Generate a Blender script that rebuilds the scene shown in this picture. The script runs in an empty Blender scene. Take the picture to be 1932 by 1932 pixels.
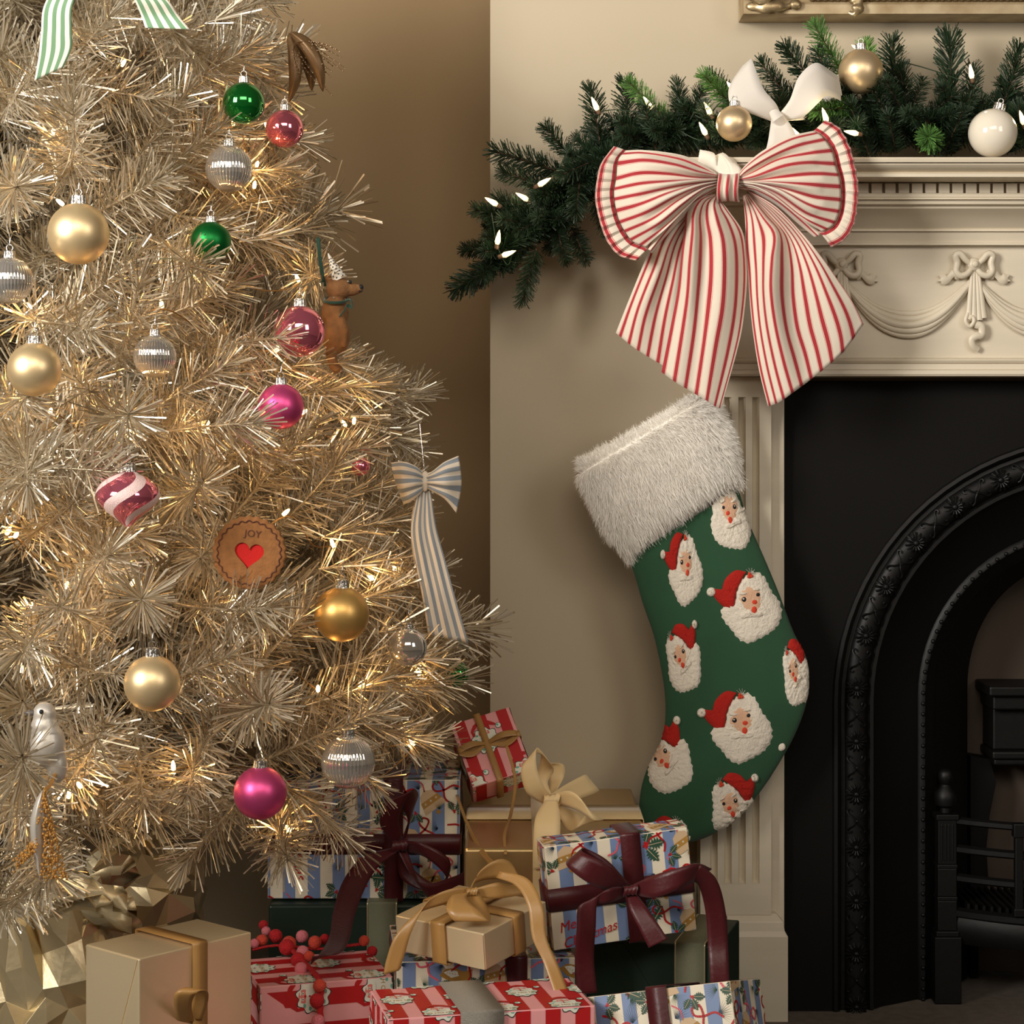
import bpy, math, random
import numpy as np
from mathutils import Vector, Matrix, noise
rng = random.Random(7)
nrg = np.random.default_rng(11)
C = bpy.context.scene.collection
SC = bpy.context.scene
F = 3900.0; YH = 800.0; ZC = 0.846

# ------------------------------------------------------------ camera, world, lights, exposure
cam = bpy.data.cameras.new('camera'); camo = bpy.data.objects.new('camera', cam); C.objects.link(camo)
camo.location = (0, 0, ZC); camo.rotation_euler = (math.pi/2, 0, 0)
cam.sensor_width = 36; cam.lens = 36*F/1932; cam.shift_y = (YH-966)/1932; cam.clip_start = .05
SC.camera = camo
SC.view_settings.view_transform = 'Standard'; SC.view_settings.look = 'None'
SC.view_settings.gamma = 1; SC.view_settings.use_curve_mapping = False
SC.view_settings.exposure = -0.10
w = bpy.data.worlds.new('world'); SC.world = w; w.use_nodes = True
w.node_tree.nodes['Background'].inputs[0].default_value = (1.0, .76, .52, 1)
w.node_tree.nodes['Background'].inputs[1].default_value = 0.085
def area(name, loc, target, size, sizey, energy, col, spread=math.pi):
    l = bpy.data.lights.new(name, 'AREA'); l.shape = 'RECTANGLE'; l.size = size; l.size_y = sizey
    l.energy = energy; l.color = col; l.spread = spread
    o = bpy.data.objects.new(name, l); C.objects.link(o); o.location = loc
    o.rotation_euler = (Vector(target)-Vector(loc)).to_track_quat('-Z', 'Y').to_euler(); return o
area('window_light', (-2.2, 0.3, 1.8), (-.15, 2.75, 1.5), 1.0, 1.2, 31, (1.0, .955, .885), math.radians(78))
area('second_window_light', (1.9, -0.1, 1.9), (-.2, 2.7, 1.4), .9, 1.3, 5.5, (1.0, .94, .87), math.radians(90))
area('alcove_fill_light', (-.1, -.6, 2.35), (-.45, 3.3, 1.2), 2.0, .9, 13, (1.0, .90, .76), math.radians(100))  # added fill lamp near the camera, brightens the alcove corner

# ------------------------------------------------------------ helpers
def P(px, py, Y): return Vector(((px-966)*Y/F, Y, ZC-(py-YH)*Y/F))
def lin(c): return tuple(((x/255)/12.92 if x/255 <= .04045 else ((x/255+.055)/1.055)**2.4) for x in c)
WL = {}
def tag(o, label=None, cat=None, group=None, kind=None):
    if label: o['label'] = label
    if cat: o['category'] = cat
    if group: o['group'] = group
    if kind: o['kind'] = kind
    return o
def thing(name, label, cat, loc=(0,0,0), group=None):
    o = bpy.data.objects.new(name, None); C.objects.link(o); o.location = loc; o.empty_display_size = .02
    WL[o.name] = Vector(loc); return tag(o, label, cat, group)
class MB:
    def __init__(s): s.v = []; s.f = []; s.m = []; s.uv = {}
    def add(s, vs, fs, mi=0, uvs=None):
        b = len(s.v); s.v += [tuple(p) for p in vs]
        for k, f in enumerate(fs):
            if uvs is not None: s.uv[len(s.f)] = [uvs[i] for i in f]
            s.f.append([i+b for i in f]); s.m.append(mi)
        return s
    def box(s, x0, x1, y0, y1, z0, z1, mi=0):
        vs = [(x, y, z) for x in (x0, x1) for y in (y0, y1) for z in (z0, z1)]
        return s.add(vs, [(0,1,3,2),(4,6,7,5),(0,4,5,1),(2,3,7,6),(0,2,6,4),(1,5,7,3)], mi)
    def tube(s, pts, r, n=8, mi=0, flat=None, up=None, cap=True):
        pts = [Vector(p) for p in pts]; N = len(pts)
        rr = r if callable(r) else (lambda t: r)
        vs = []; prev = None
        for i, p in enumerate(pts):
            t = (pts[min(i+1, N-1)]-pts[max(i-1, 0)])
            t = t.normalized() if t.length > 1e-9 else Vector((0,0,1))
            if up is not None: a = Vector(up)
            elif prev is None: a = Vector((0,0,1)) if abs(t.z) < .9 else Vector((1,0,0))
            else: a = prev
            a = (a - t*a.dot(t)); a = a.normalized() if a.length > 1e-6 else t.orthogonal().normalized()
            prev = a; b = t.cross(a); R = rr(i/max(1, N-1)); k = flat if flat else 1
            for j in range(n):
                th = 2*math.pi*j/n; vs.append(p + a*(R*k*math.cos(th)) + b*(R*math.sin(th)))
        fs = [(i*n+j, i*n+(j+1)%n, (i+1)*n+(j+1)%n, (i+1)*n+j) for i in range(N-1) for j in range(n)]
        if cap: fs += [tuple(range(n))[::-1], tuple((N-1)*n+j for j in range(n))]
        return s.add(vs, fs, mi)
    def lathe(s, prof, c=(0,0,0), n=24, mi=0, fr=None, axis=None):
        c = Vector(c); vs = []; M = None
        if axis is not None: M = Vector((0,0,1)).rotation_difference(Vector(axis)).to_matrix()
        for (r, z) in prof:
            for j in range(n):
                th = 2*math.pi*j/n; R = r*(fr(th, z) if fr else 1)
                p = Vector((R*math.cos(th), R*math.sin(th), z)); vs.append(c + (M@p if M else p))
        fs = [(i*n+j, i*n+(j+1)%n, (i+1)*n+(j+1)%n, (i+1)*n+j) for i in range(len(prof)-1) for j in range(n)]
        fs += [tuple(range(n))[::-1], tuple((len(prof)-1)*n+j for j in range(n))]
        return s.add(vs, fs, mi)
    def ball(s, c, r, n=12, m=8, sc=(1,1,1), mi=0, rot=None):
        c = Vector(c); vs = [Vector((0,0,-r*sc[2]))]; fs = []
        for i in range(1, m):
            ph = -math.pi/2+math.pi*i/m
            for j in range(n):
                th = 2*math.pi*j/n
                vs.append(Vector((r*sc[0]*math.cos(ph)*math.cos(th), r*sc[1]*math.cos(ph)*math.sin(th), r*sc[2]*math.sin(ph))))
        vs.append(Vector((0,0,r*sc[2])))
        for j in range(n): fs.append((0, 1+(j+1)%n, 1+j))
        for i in range(m-2):
            for j in range(n): fs.append((1+i*n+j, 1+i*n+(j+1)%n, 1+(i+1)*n+(j+1)%n, 1+(i+1)*n+j))
        T = len(vs)-1; b = 1+(m-2)*n
        for j in range(n): fs.append((b+j, b+(j+1)%n, T))
        return s.add([c+(rot@p if rot else p) for p in vs], fs, mi)
    def grid(s, G, mi=0, uv=None, closed=False):
        nu = len(G); nv = len(G[0]); vs = [p for r in G for p in r]
        uvs = [q for r in uv for q in r] if uv else None
        fs = [(i*nv+j, i*nv+(j+1)%nv, (i+1)*nv+(j+1)%nv, (i+1)*nv+j) for i in range(nu-1) for j in range(nv if closed else nv-1)]
        return s.add(vs, fs, mi, uvs)
    def prism(s, poly, fmap, d, mi=0):
        """poly: 2D points; fmap(x,y,depth)->3D; front at 0, back at d"""
        n = len(poly); vs = [fmap(x, y, 0) for x, y in poly]+[fmap(x, y, d) for x, y in poly]
        return s.add(vs, [tuple(range(n)), tuple(range(2*n-1, n-1, -1))]+[(i, i+n, (i+1)%n+n, (i+1)%n) for i in range(n)], mi)
    def build(s, name, mats, parent=None, smooth=True, world=True, angle=40):
        me = bpy.data.meshes.new(name)
        off = WL.get(parent.name, Vector()) if (parent and world) else Vector()
        me.from_pydata([(p[0]-off.x, p[1]-off.y, p[2]-off.z) for p in s.v], [], s.f)
        if not isinstance(mats, (list, tuple)): mats = [mats]
        for m in mats: me.materials.append(m)
        me.polygons.foreach_set('material_index', s.m)
        if s.uv:
            uvl = me.uv_layers.new(name='UVMap'); arr = np.zeros((len(me.loops), 2), np.float32); k = 0
            for i, f in enumerate(s.f):
                if i in s.uv: arr[k:k+len(f)] = s.uv[i]
                k += len(f)
            uvl.data.foreach_set('uv', arr.ravel())
        me.validate()
        if smooth:
            me.shade_smooth()
            if angle < 180: me.set_sharp_from_angle(angle=math.radians(angle))
        return link(name, me, parent, off)
def link(name, me, parent=None, off=None):
    o = bpy.data.objects.new(name, me); C.objects.link(o)
    if parent: o.parent = parent
    WL[o.name] = off if off is not None else Vector()
    return o
def npmesh(name, V, faces, mat, n=4, smooth=False):
    """V (N,3), faces (M,n)"""
    me = bpy.data.meshes.new(name); me.vertices.add(len(V)); me.vertices.foreach_set('co', np.asarray(V, np.float32).ravel())
    faces = np.asarray(faces, np.int32); me.loops.add(faces.size); me.loops.foreach_set('vertex_index', faces.ravel())
    me.polygons.add(len(faces)); me.polygons.foreach_set('loop_start', np.arange(0, faces.size, n, dtype=np.int32))
    me.polygons.foreach_set('loop_total', np.full(len(faces), n, np.int32))
    for m in (mat if isinstance(mat, (list, tuple)) else [mat]): me.materials.append(m)
    me.update(calc_edges=True)
    if smooth: me.shade_smooth()
    return me
def mod(o, t, **k):
    m = o.modifiers.new(t.lower(), t)
    for a, b in k.items(): setattr(m, a, b)
    return m
def bevel(o, w=.002, seg=2): return mod(o, 'BEVEL', width=w, segments=seg, limit_method='ANGLE')
def solid(o, t=.0008, off=0): return mod(o, 'SOLIDIFY', thickness=t, offset=off)
def cr(pts, n, ts=None):
    """Catmull-Rom through pts, n samples by chord length"""
    P_ = [np.array(p, float) for p in pts]; m = len(P_)
    if ts is None:
        d = [0]
        for i in range(1, m): d.append(d[-1]+max(1e-9, np.linalg.norm(P_[i]-P_[i-1])**.8))
    else: d = list(ts)
    out = []
    for k in range(n):
        t = d[0]+(d[-1]-d[0])*k/(n-1); i = 0
        while i < m-2 and t > d[i+1]: i += 1
        u = (t-d[i])/(d[i+1]-d[i]); p1, p2 = P_[i], P_[i+1]; h = d[i+1]-d[i]
        m1 = (P_[i+1]-P_[i-1])/(d[i+1]-d[i-1])*h if i > 0 else (p2-p1)
        m2 = (P_[i+2]-P_[i])/(d[i+2]-d[i])*h if i+2 < m else (p2-p1)
        out.append((2*u**3-3*u**2+1)*p1+(u**3-2*u**2+u)*m1+(-2*u**3+3*u**2)*p2+(u**3-u**2)*m2)
    return out
def loft(guides, nu, nv, vs=None, disp=None):
    """guides: list of polylines (world). Returns grid[nu][nv], uv grid (u metres-ish, v given)"""
    G = [cr(g, nu) for g in guides]; K = len(G); vs = vs or [k/(K-1) for k in range(K)]
    g2 = []; uv = []
    for i in range(nu):
        row = cr([G[k][i] for k in range(K)], nv, vs) if K > 2 else [G[0][i]*(1-j/(nv-1))+G[1][i]*j/(nv-1) for j in range(nv)]
        if disp: row = [row[j]+np.array(disp(i/(nu-1), j/(nv-1))) for j in range(nv)]
        g2.append([Vector(p) for p in row]); uv.append([(i/(nu-1), vs[0]+(vs[-1]-vs[0])*j/(nv-1)) for j in range(nv)])
    return g2, uv
def ribbon(mb, pts, n=40, mi=0, uvw=True):
    """pts: list of (center Vector, half-width Vector) ; smooth strip"""
    a = cr([tuple(c)+tuple(h) for c, h in pts], n)
    G = [[Vector(q[:3])+Vector(q[3:])*t for t in (-1, -.5, 0, .5, 1)] for q in a]
    uv = [[(i/n*4, t) for t in (-1, -.5, 0, .5, 1)] for i in range(n)]
    mb.grid(G, mi, uv); return mb
def RP(px, py, Y, wpx, ang, tw=0.0):
    """ribbon station: pixel centre, depth, full width in px, direction angle of the width vector (deg, in picture), depth share"""
    a = math.radians(ang); s = Y/F; h = wpx/2*s
    return (P(px, py, Y), Vector((math.cos(a)*h, tw*h, math.sin(a)*h)))

# ------------------------------------------------------------ materials
def mat(name, col, rough=.6, metal=0.0, noise_amt=0.0, noise_scale=20, bump=0.0, bump_scale=60, coat=0.0, sheen=0.0, aniso=0, emis=None, es=0, spec=.5, col2=None, trans=0.0, stretch=None):
    m = bpy.data.materials.new(name); m.use_nodes = True; nt = m.node_tree; b = nt.nodes['Principled BSDF']
    c = lin(col); b.inputs['Base Color'].default_value = (*c, 1); b.inputs['Roughness'].default_value = rough
    b.inputs['Metallic'].default_value = metal; b.inputs['Coat Weight'].default_value = coat; b.inputs['Coat Roughness'].default_value = .08
    b.inputs['Sheen Weight'].default_value = sheen; b.inputs['Specular IOR Level'].default_value = spec
    b.inputs['Transmission Weight'].default_value = trans
    if emis: b.inputs['Emission Color'].default_value = (*lin(emis), 1); b.inputs['Emission Strength'].default_value = es
    def coords(scale):
        tc = nt.nodes.new('ShaderNodeTexCoord'); mp = nt.nodes.new('ShaderNodeMapping')
        nt.links.new(tc.outputs['Object'], mp.inputs[0])
        if stretch: mp.inputs['Scale'].default_value = stretch
        n = nt.nodes.new('ShaderNodeTexNoise'); n.inputs['Scale'].default_value = scale; n.inputs['Detail'].default_value = 5
        nt.links.new(mp.outputs[0], n.inputs['Vector']); return n
    if noise_amt or col2:
        n = coords(noise_scale); mx = nt.nodes.new('ShaderNodeMix'); mx.data_type = 'RGBA'
        a = lin(col2) if col2 else tuple(max(0, x*(1-noise_amt)) for x in c)
        mx.inputs[6].default_value = (*c, 1); mx.inputs[7].default_value = (*a, 1)
        r = nt.nodes.new('ShaderNodeValToRGB'); r.color_ramp.elements[0].position = .35; r.color_ramp.elements[1].position = .68
        nt.links.new(n.outputs[0], r.inputs[0]); nt.links.new(r.outputs[0], mx.inputs[0]); nt.links.new(mx.outputs[2], b.inputs['Base Color'])
    if bump:
        n2 = coords(bump_scale); bp = nt.nodes.new('ShaderNodeBump'); bp.inputs['Strength'].default_value = bump; bp.inputs['Distance'].default_value = .003
        nt.links.new(n2.outputs[0], bp.inputs['Height']); nt.links.new(bp.outputs[0], b.inputs['Normal'])
    return m
def stripes(name, base, bands, rough=.85, scale=1.0, sheen=.2, bump=.25):
    """stripes along u: bands = [(centre, halfwidth, colour)] within a period of 1 in uv.y"""
    m = bpy.data.materials.new(name); m.use_nodes = True; nt = m.node_tree; b = nt.nodes['Principled BSDF']
    b.inputs['Roughness'].default_value = rough; b.inputs['Sheen Weight'].default_value = sheen
    uv = nt.nodes.new('ShaderNodeUVMap'); sp = nt.nodes.new('ShaderNodeSeparateXYZ'); nt.links.new(uv.outputs[0], sp.inputs[0])
    ml = nt.nodes.new('ShaderNodeMath'); ml.operation = 'MULTIPLY'; ml.inputs[1].default_value = scale; nt.links.new(sp.outputs[1], ml.inputs[0])
    fr = nt.nodes.new('ShaderNodeMath'); fr.operation = 'FRACT'; nt.links.new(ml.outputs[0], fr.inputs[0])
    prev = None
    for (c0, hw, col) in bands:
        cp = nt.nodes.new('ShaderNodeMath'); cp.operation = 'COMPARE'; cp.inputs[1].default_value = c0; cp.inputs[2].default_value = hw
        nt.links.new(fr.outputs[0], cp.inputs[0]); mx = nt.nodes.new('ShaderNodeMix'); mx.data_type = 'RGBA'
        mx.inputs[6].default_value = (*lin(base), 1); mx.inputs[7].default_value = (*lin(col), 1)
        if prev: nt.links.new(prev.outputs[2], mx.inputs[6])
        nt.links.new(cp.outputs[0], mx.inputs[0]); prev = mx
    nt.links.new(prev.outputs[2], b.inputs['Base Color'])
    tc = nt.nodes.new('ShaderNodeTexCoord'); n = nt.nodes.new('ShaderNodeTexNoise'); n.inputs['Scale'].default_value = 900
    nt.links.new(tc.outputs['Object'], n.inputs['Vector']); bp = nt.nodes.new('ShaderNodeBump'); bp.inputs['Strength'].default_value = bump; bp.inputs['Distance'].default_value = .001
    nt.links.new(n.outputs[0], bp.inputs['Height']); nt.links.new(bp.outputs[0], b.inputs['Normal'])
    return m
M = {}
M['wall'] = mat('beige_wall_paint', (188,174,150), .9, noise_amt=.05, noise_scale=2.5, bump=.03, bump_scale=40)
M['alcove'] = mat('wall_paint_bulb_tint', (178,152,116), .9, noise_amt=.05, noise_scale=2.5, bump=.03, bump_scale=40)  # same beige wall paint, the bulbs' warm light put into its colour
M['skirting'] = mat('skirting_paint', (150,132,104), .6)
M['floor'] = mat('grey_stone', (104,94,84), .9, noise_amt=.25, noise_scale=60, bump=.3, bump_scale=200)
M['mantel'] = mat('cream_mantel_paint', (218,206,184), .42, noise_amt=.07, noise_scale=6, bump=.10, bump_scale=14, stretch=(1, 1, 6))
M['iron'] = mat('black_cast_iron', (14,12,11), .5, metal=.1, spec=.35, noise_amt=.3, noise_scale=8, bump=.12, bump_scale=70)
M['iron_plate'] = mat('matt_black_plate', (13,10,8), .75, noise_amt=.2, noise_scale=5, spec=.2)
M['fireback'] = mat('sooty_fireback', (84,72,62), .95, noise_amt=.2, noise_scale=9)
M['gilt'] = mat('antique_gilt', (188,168,132), .36, metal=.7, col2=(110,88,56), noise_scale=30, bump=.3, bump_scale=60)
M['gilt_flat'] = mat('worn_gilt', (190,172,140), .55, metal=.25, col2=(150,128,94), noise_scale=22)
# ------------------------------------------------------------ room shell
def struct(mb, name, m, smooth=False):
    o = mb.build(name, m, smooth=smooth); o['kind'] = 'structure'; return o
OX0, OX1, OZ = .385, 1.305, .905
m_ = MB(); BX = -.0316
m_.box(BX, OX0+.0, 3.0, 3.42, 0, 2.7); m_.box(OX1, 3.2, 3.0, 3.42, 0, 2.7); m_.box(OX0, OX1, 3.0, 3.42, OZ, 2.7)
struct(m_, 'wall_back', M['wall'])
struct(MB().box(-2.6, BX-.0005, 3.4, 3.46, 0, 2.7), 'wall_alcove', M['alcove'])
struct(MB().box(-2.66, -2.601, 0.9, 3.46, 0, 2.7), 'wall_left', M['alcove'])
struct(MB().box(-2.66, 3.2, -.4, 3.46, -.05, 0), 'floor', M['floor'])
def skirting(name, x0, x1, yw):
    prof = [(0, .0), (.018, .0), (.018, .150), (.014, .156), (.014, .168), (.007, .178), (.006, .188), (0, .190)]
    G = [[Vector((x, yw-.0005-d, z)) for d, z in prof] for x in (x0, x1)]
    mb = MB(); mb.grid(G); n = len(prof); mb.add(G[0], [tuple(range(n))]); mb.add(G[1], [tuple(range(n))[::-1]])
    struct(mb, name, M['skirting'])
skirting('baseboard_left', -2.6, BX-.001, 3.4)
skirting('baseboard_back', BX, .266, 3.0)

# ------------------------------------------------------------ fireplace surround
CX = .846; SX0, SX1 = .266, 2*CX-.266
sur = thing('fireplace_surround', 'cream carved fireplace surround with fluted pilaster, swags and a moulded shelf', 'mantelpiece', (CX, 2.95, 0))
def molding(prof, x0, x1, yf, name):
    """prof: (protrusion from yf, z) top to bottom; mitred returns to the wall"""
    G = []
    for (p, z) in prof:
        G.append([Vector((x0-p, 2.999, z)), Vector((x0-p, yf-p, z)), Vector((x1+p, yf-p, z)), Vector((x1+p, 2.999, z))])
    mb = MB(); mb.grid(G); mb.add(G[0], [(3,2,1,0)]); mb.add(G[-1], [(0,1,2,3)])
    mb.grid([[g[3], g[0]] for g in G])
    return mb.build(name, M['mantel'], sur, angle=25)
def zz(py, Y): return ZC-(py-YH)*Y/F
YF = 2.93
ov = [(.122-.018*(1-math.cos(t*math.pi/2)), zz(309+t*14, 2.81)) for t in (0,.2,.4,.6,.8,1)]
molding([(.10, zz(296.6, 2.80)), (.130, zz(296.6, 2.80)), (.131, zz(300, 2.80)), (.130, zz(306, 2.80)), (.120, zz(308, 2.81))]+[(a+.004, b) for a, b in ov]+
        [(.108, zz(325, 2.82)), (.112, zz(328, 2.82)), (.112, zz(334, 2.82)), (.104, zz(337, 2.83)), (.02, zz(337.5, 2.83)), (.0, zz(337.6, 2.83))], SX0+.045, SX1-.045, YF, 'shelf')
# dentil band: recessed backing, top and bottom strips, individual blocks
molding([(.0, zz(338, 2.83)-.001), (.060, zz(338, 2.83)-.001), (.060, zz(345.5, 2.87)), (.051, zz(345.6, 2.87)), (.051, zz(364.5, 2.87)), (.060, zz(364.6, 2.87)), (.060, zz(371, 2.87)),
         (.066, zz(373, 2.864)), (.067, zz(376, 2.864)), (.061, zz(378, 2.87)), (.060, zz(385, 2.87)), (.054, zz(388, 2.875)), (.0, zz(389, 2.875))], SX0+.03, SX1-.03, YF, 'dentil_band')
bt, bb = zz(345.9, 2.87), zz(364.3, 2.87); pitch = .01877
xs = (1642-966)*2.87/F
dm = MB().box(0, pitch-.0040, 0, .0088, bb, bt).build('dentil', M['mantel'], sur, smooth=False, world=False)
bevel(dm, .0004, 1)
k0 = int((xs-(SX0-.0))/pitch); first = True
for k in range(-k0, 90):
    x = xs+.0017+k*pitch
    if x+pitch > SX1+.03: break
    o = dm if first else link('dentil', dm.data, sur)
    if not first: bevel(o, .0004, 1)
    first = False; o.location = (x-CX, YF-.060-.0002-2.95, 0)
molding([(.0, zz(388.5, 2.875)), (.052, zz(388.5, 2.875)), (.051, zz(393, 2.877)), (.040, zz(402, 2.888)), (.027, zz(416, 2.902)), (.016, zz(432, 2.914)), (.018, zz(434, 2.92)), (.018, zz(437, 2.92)), (.013, zz(438, 2.92)),
         (.011, zz(450, 2.925)), (.010, zz(458, 2.925)), (.013, zz(459, 2.925)), (.013, zz(463, 2.925)), (0, zz(465, 2.93))], SX0+.03, SX1-.03, YF, 'cornice')
molding([(0, zz(464.5, 2.93)), (0, zz(676, 2.93)), (.0, zz(677, 2.93))], SX0+.01, SX1-.01, YF, 'frieze')
molding([(0, zz(675, 2.93)), (.009, zz(677, 2.93)), (.012, zz(681, 2.93)), (.010, zz(685, 2.93)), (.007, zz(687, 2.93)), (.008, zz(697, 2.93)), (.013, zz(699, 2.93)), (.014, zz(706, 2.93)), (.012, zz(710, 2.93)), (-.02, zz(710.5, 2.93))], SX0+.01, SX1-.01, YF, 'lower_moulding')
def relief_bow(cx_px):
    Y = YF-.004; Q = lambda x, y, d=0: P(x+cx_px-1838, y, Y-d)
    mb = MB()
    for s in (-1, 1):
        R = lambda x, y, d=0: Q(1838+s*(x-1838), y, d)
        loop = cr([R(*a) for a in [(1834,500,.004), (1822,490,.006), (1812,479,.006), (1803,482,.005), (1806,496,.004), (1804,512,.005), (1812,520,.006), (1824,517,.006), (1834,506,.004)]], 30)
        mb.tube(loop, lambda t: .0040+.0012*math.sin(math.pi*t), 8, up=(0,1,0), flat=.9)
        tail = cr([R(1812,520,.002), R(1800,516,.004), (R(1788,526,.003)), R(1776,526,.001)], 14)
        mb.tube(tail, lambda t: .006+.002*math.sin(t*9), 8, up=(0,1,0), flat=.42)
        mb.add([R(1780,518,.004), R(1771,519,.003), R(1775,525,.003), R(1769,531,.003), R(1782,531,.004), R(1780,518,-.003), R(1771,519,-.003), R(1775,525,-.003), R(1769,531,-.003), R(1782,531,-.003)],
               [(0,1,2,3,4),(0,5,6,1),(1,6,7,2),(2,7,8,3),(3,8,9,4)])
    mb.ball(Q(1838,499,.004), .0098, 16, 10, (1,.7,1)); mb.ball(Q(1840,498,.010), .005, 12, 8, (1,.6,1))
    return mb.build('relief_bow', M['mantel'], sur, angle=60)
def relief_drop(cx_px):
    Y = YF-.003; Q = lambda x, y, d=0: P(x+cx_px-1838, y, Y-d); mb = MB()
    for (x1, x2, yb) in ((1834,1828,598), (1838,1838,606), (1843,1848,604), (1846,1856,600)):
        c = cr([Q(x1, 512, .004), Q((x1+x2)/2, 555, .005), Q(x2, yb, .004)], 16)
        mb.tube(c, lambda t: .0022+.0034*t, 8, up=(0,1,0), flat=.75)
    c = cr([Q(1826,590,.006), Q(1822,606,.007), Q(1830,616,.007), Q(1838,606,.008), Q(1834,597,.007), Q(1828,603,.007)], 24); mb.tube(c, .0030, 8, up=(0,1,0), flat=.8)
    c = cr([Q(1840,612,.006), Q(1852,616,.007), Q(1852,632,.007), Q(1842,634,.008), Q(1834,640,.007), Q(1836,652,.006), Q(1846,660,.003)], 24); mb.tube(c, lambda t: .0055-.001*t, 8, up=(0,1,0), flat=.5)
    return mb.build('relief_tassel', M['mantel'], sur, angle=60)
def relief_swag(x0):
    Y = YF-.003; Q = lambda x, y, d=0: P(x+x0-1587, y, Y-d); mb = MB(); W_ = 251
    for k, (dy, r, d) in enumerate(((0,.0040,.002), (9,.0050,.005), (19,.0056,.007), (29,.0048,.005), (37,.0040,.002))):
        c = [Q(1587+W_*t, 520+ (72+dy)*(1-abs(2*t-1)**2.1) + dy*.12, d*(1-abs(2*t-1)**6)) for t in [i/30 for i in range(31)]]
        mb.tube(c, lambda t: r*(.45+.55*(1-abs(2*t-1)**2))*(1+.08*math.sin(17*t+k)), 8, up=(0,1,0), flat=.8)
    return mb.build('relief_swag', M['mantel'], sur, angle=60)
for i in range(5):
    relief_bow(1587+251*i); relief_drop(1587+251*i)
    if i < 4: relief_swag(1587+251*i)
# pilasters: slab with rounded flutes cut between strips
def pilaster(mir):
    t = lambda x: (2*CX-x) if mir else x
    def B(mb, x0, x1, *a):
        x0, x1 = sorted((t(x0), t(x1))); mb.box(x0, x1, *a)
    X = lambda px, Y: (px-966)*Y/F
    zt, zb = zz(711, 2.93), zz(1722, 2.95); f1, f0 = zz(757, 2.935), zz(1660, 2.935)
    mb = MB(); B(mb, SX0+.002, X(1480, 2.955), 2.955, 2.999, 0, zt)
    o = mb.build('pilaster_slab', M['mantel'], sur, smooth=False); bevel(o, .0015)
    mb = MB(); yf = 2.937; yb = 2.9549; x0, x1 = X(1320, yf)+.001, X(1455, yf)
    B(mb, x0, x1, yf, yb, f1+.006, zt); B(mb, x0, x1, yf, yb, zb, f0-.006)
    fl = [X(p, yf) for p in (1347, 1373.5, 1400, 1426)]; hw = .0052
    edges = [x0]+[e for c in fl for e in (c-hw, c+hw)]+[x1]
    for a, b in zip(edges[::2], edges[1::2]): B(mb, a, b, yf, yb, f0-.0061, f1+.0061)
    # scooped flutes with round ends
    for c in fl:
        G = []
        for i in range(15):
            z = f0+(f1-f0)*(i-3)/8 if 3 <= i <= 11 else (f0-.006*math.sin((3-i)/3*math.pi/2) if i < 3 else f1+.006*math.sin((i-11)/3*math.pi/2))
            e = 1 if 3 <= i <= 11 else math.cos(((3-i) if i < 3 else (i-11))/3*math.pi/2)
            G.append([Vector((t(c)+hw*math.cos(a)*1.0, yf+.0125*e*math.sin(a)+.0002, z)) for a in [math.pi*j/8 for j in range(9)]])
        mb.grid(G)
    mb.build('fluted_panel', M['mantel'], sur, angle=30)
    # plinth with chamfered cap
    xa, xb = SX0-.0015, X(1487, 2.925); yp = 2.925
    G = []
    for z, i in ((0, 0), (zz(1768, yp), 0), (zz(1757, 2.93), .004), (zz(1740, 2.93), .006), (zz(1722, 2.945), .0145)):
        a, b = sorted((t(xa+min(i, .004)), t(xb-i))); G.append([Vector((a, 2.9985, z)), Vector((a, yp+i, z)), Vector((b, yp+i, z)), Vector((b, 2.9985, z))])
    mb = MB(); mb.grid(G, closed=True); mb.add(G[-1], [(0,1,2,3)]); o = mb.build('plinth', M['mantel'], sur, smooth=False); bevel(o, .0012)
pilaster(False); pilaster(True)

# ------------------------------------------------------------ cast iron insert
ins = thing('cast_iron_fire_insert', 'black cast iron arched insert with flower-patterned band inside the surround', 'fireplace', (CX, 3.05, 0))
ACZ = .445
def arch(a, b, Y, n=40, cz=ACZ, zb=.002, leg=8):
    pts = [(CX-a, Y, zb+(cz-zb)*i/leg) for i in range(leg)]
    pts += [(CX-a*math.cos(math.pi*i/n), Y, cz+b*math.sin(math.pi*i/n)) for i in range(n+1)]
    pts += [(CX+a, Y, cz-(cz-zb)*(i+1)/leg) for i in range(leg)]
    return [Vector(p) for p in pts]
def rect_of(A, Y):
    x0, x1, zt = OX0-.004, OX1+.004, OZ+.003; out = []
    for p in A:
        if p.z <= ACZ: out.append(Vector((x0 if p.x < CX else x1, Y, p.z))); continue
        d = Vector((p.x-CX, 0, p.z-ACZ)); s = []
        if d.x < -1e-9: s.append((x0-CX)/d.x)
        if d.x > 1e-9: s.append((x1-CX)/d.x)
        if d.z > 1e-9: s.append((zt-ACZ)/d.z)
        k = min(s); out.append(Vector((CX+d.x*k, Y, ACZ+d.z*k)))
    # snap nearest samples to the corners
    for cx_ in (x0, x1):
        j = min(range(len(out)), key=lambda i: (out[i]-Vector((cx_, Y, zt))).length); out[j] = Vector((cx_, Y, zt))
    return out
A0 = arch(.385, .385, 2.975)
MB().grid([rect_of(A0, 2.975), A0]).build('front_plate', M['iron_plate'], ins, smooth=False)
rings = [(.385,2.975), (.383,2.971), (.378,2.970), (.374,2.974), (.371,2.982), (.366,2.981)]
rings += [(.351+.0155*math.cos(t), 2.982-.011*math.sin(t)) for t in [math.pi*i/8 for i in range(9)]]
rings += [(.333,2.984), (.330,2.979), (.325,2.979), (.322,2.986), (.316,2.990), (.312,2.996)]
rings += [(.250,3.036), (.246,3.032), (.240,3.032), (.236,3.037), (.226,3.044), (.220,3.052)]
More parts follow.
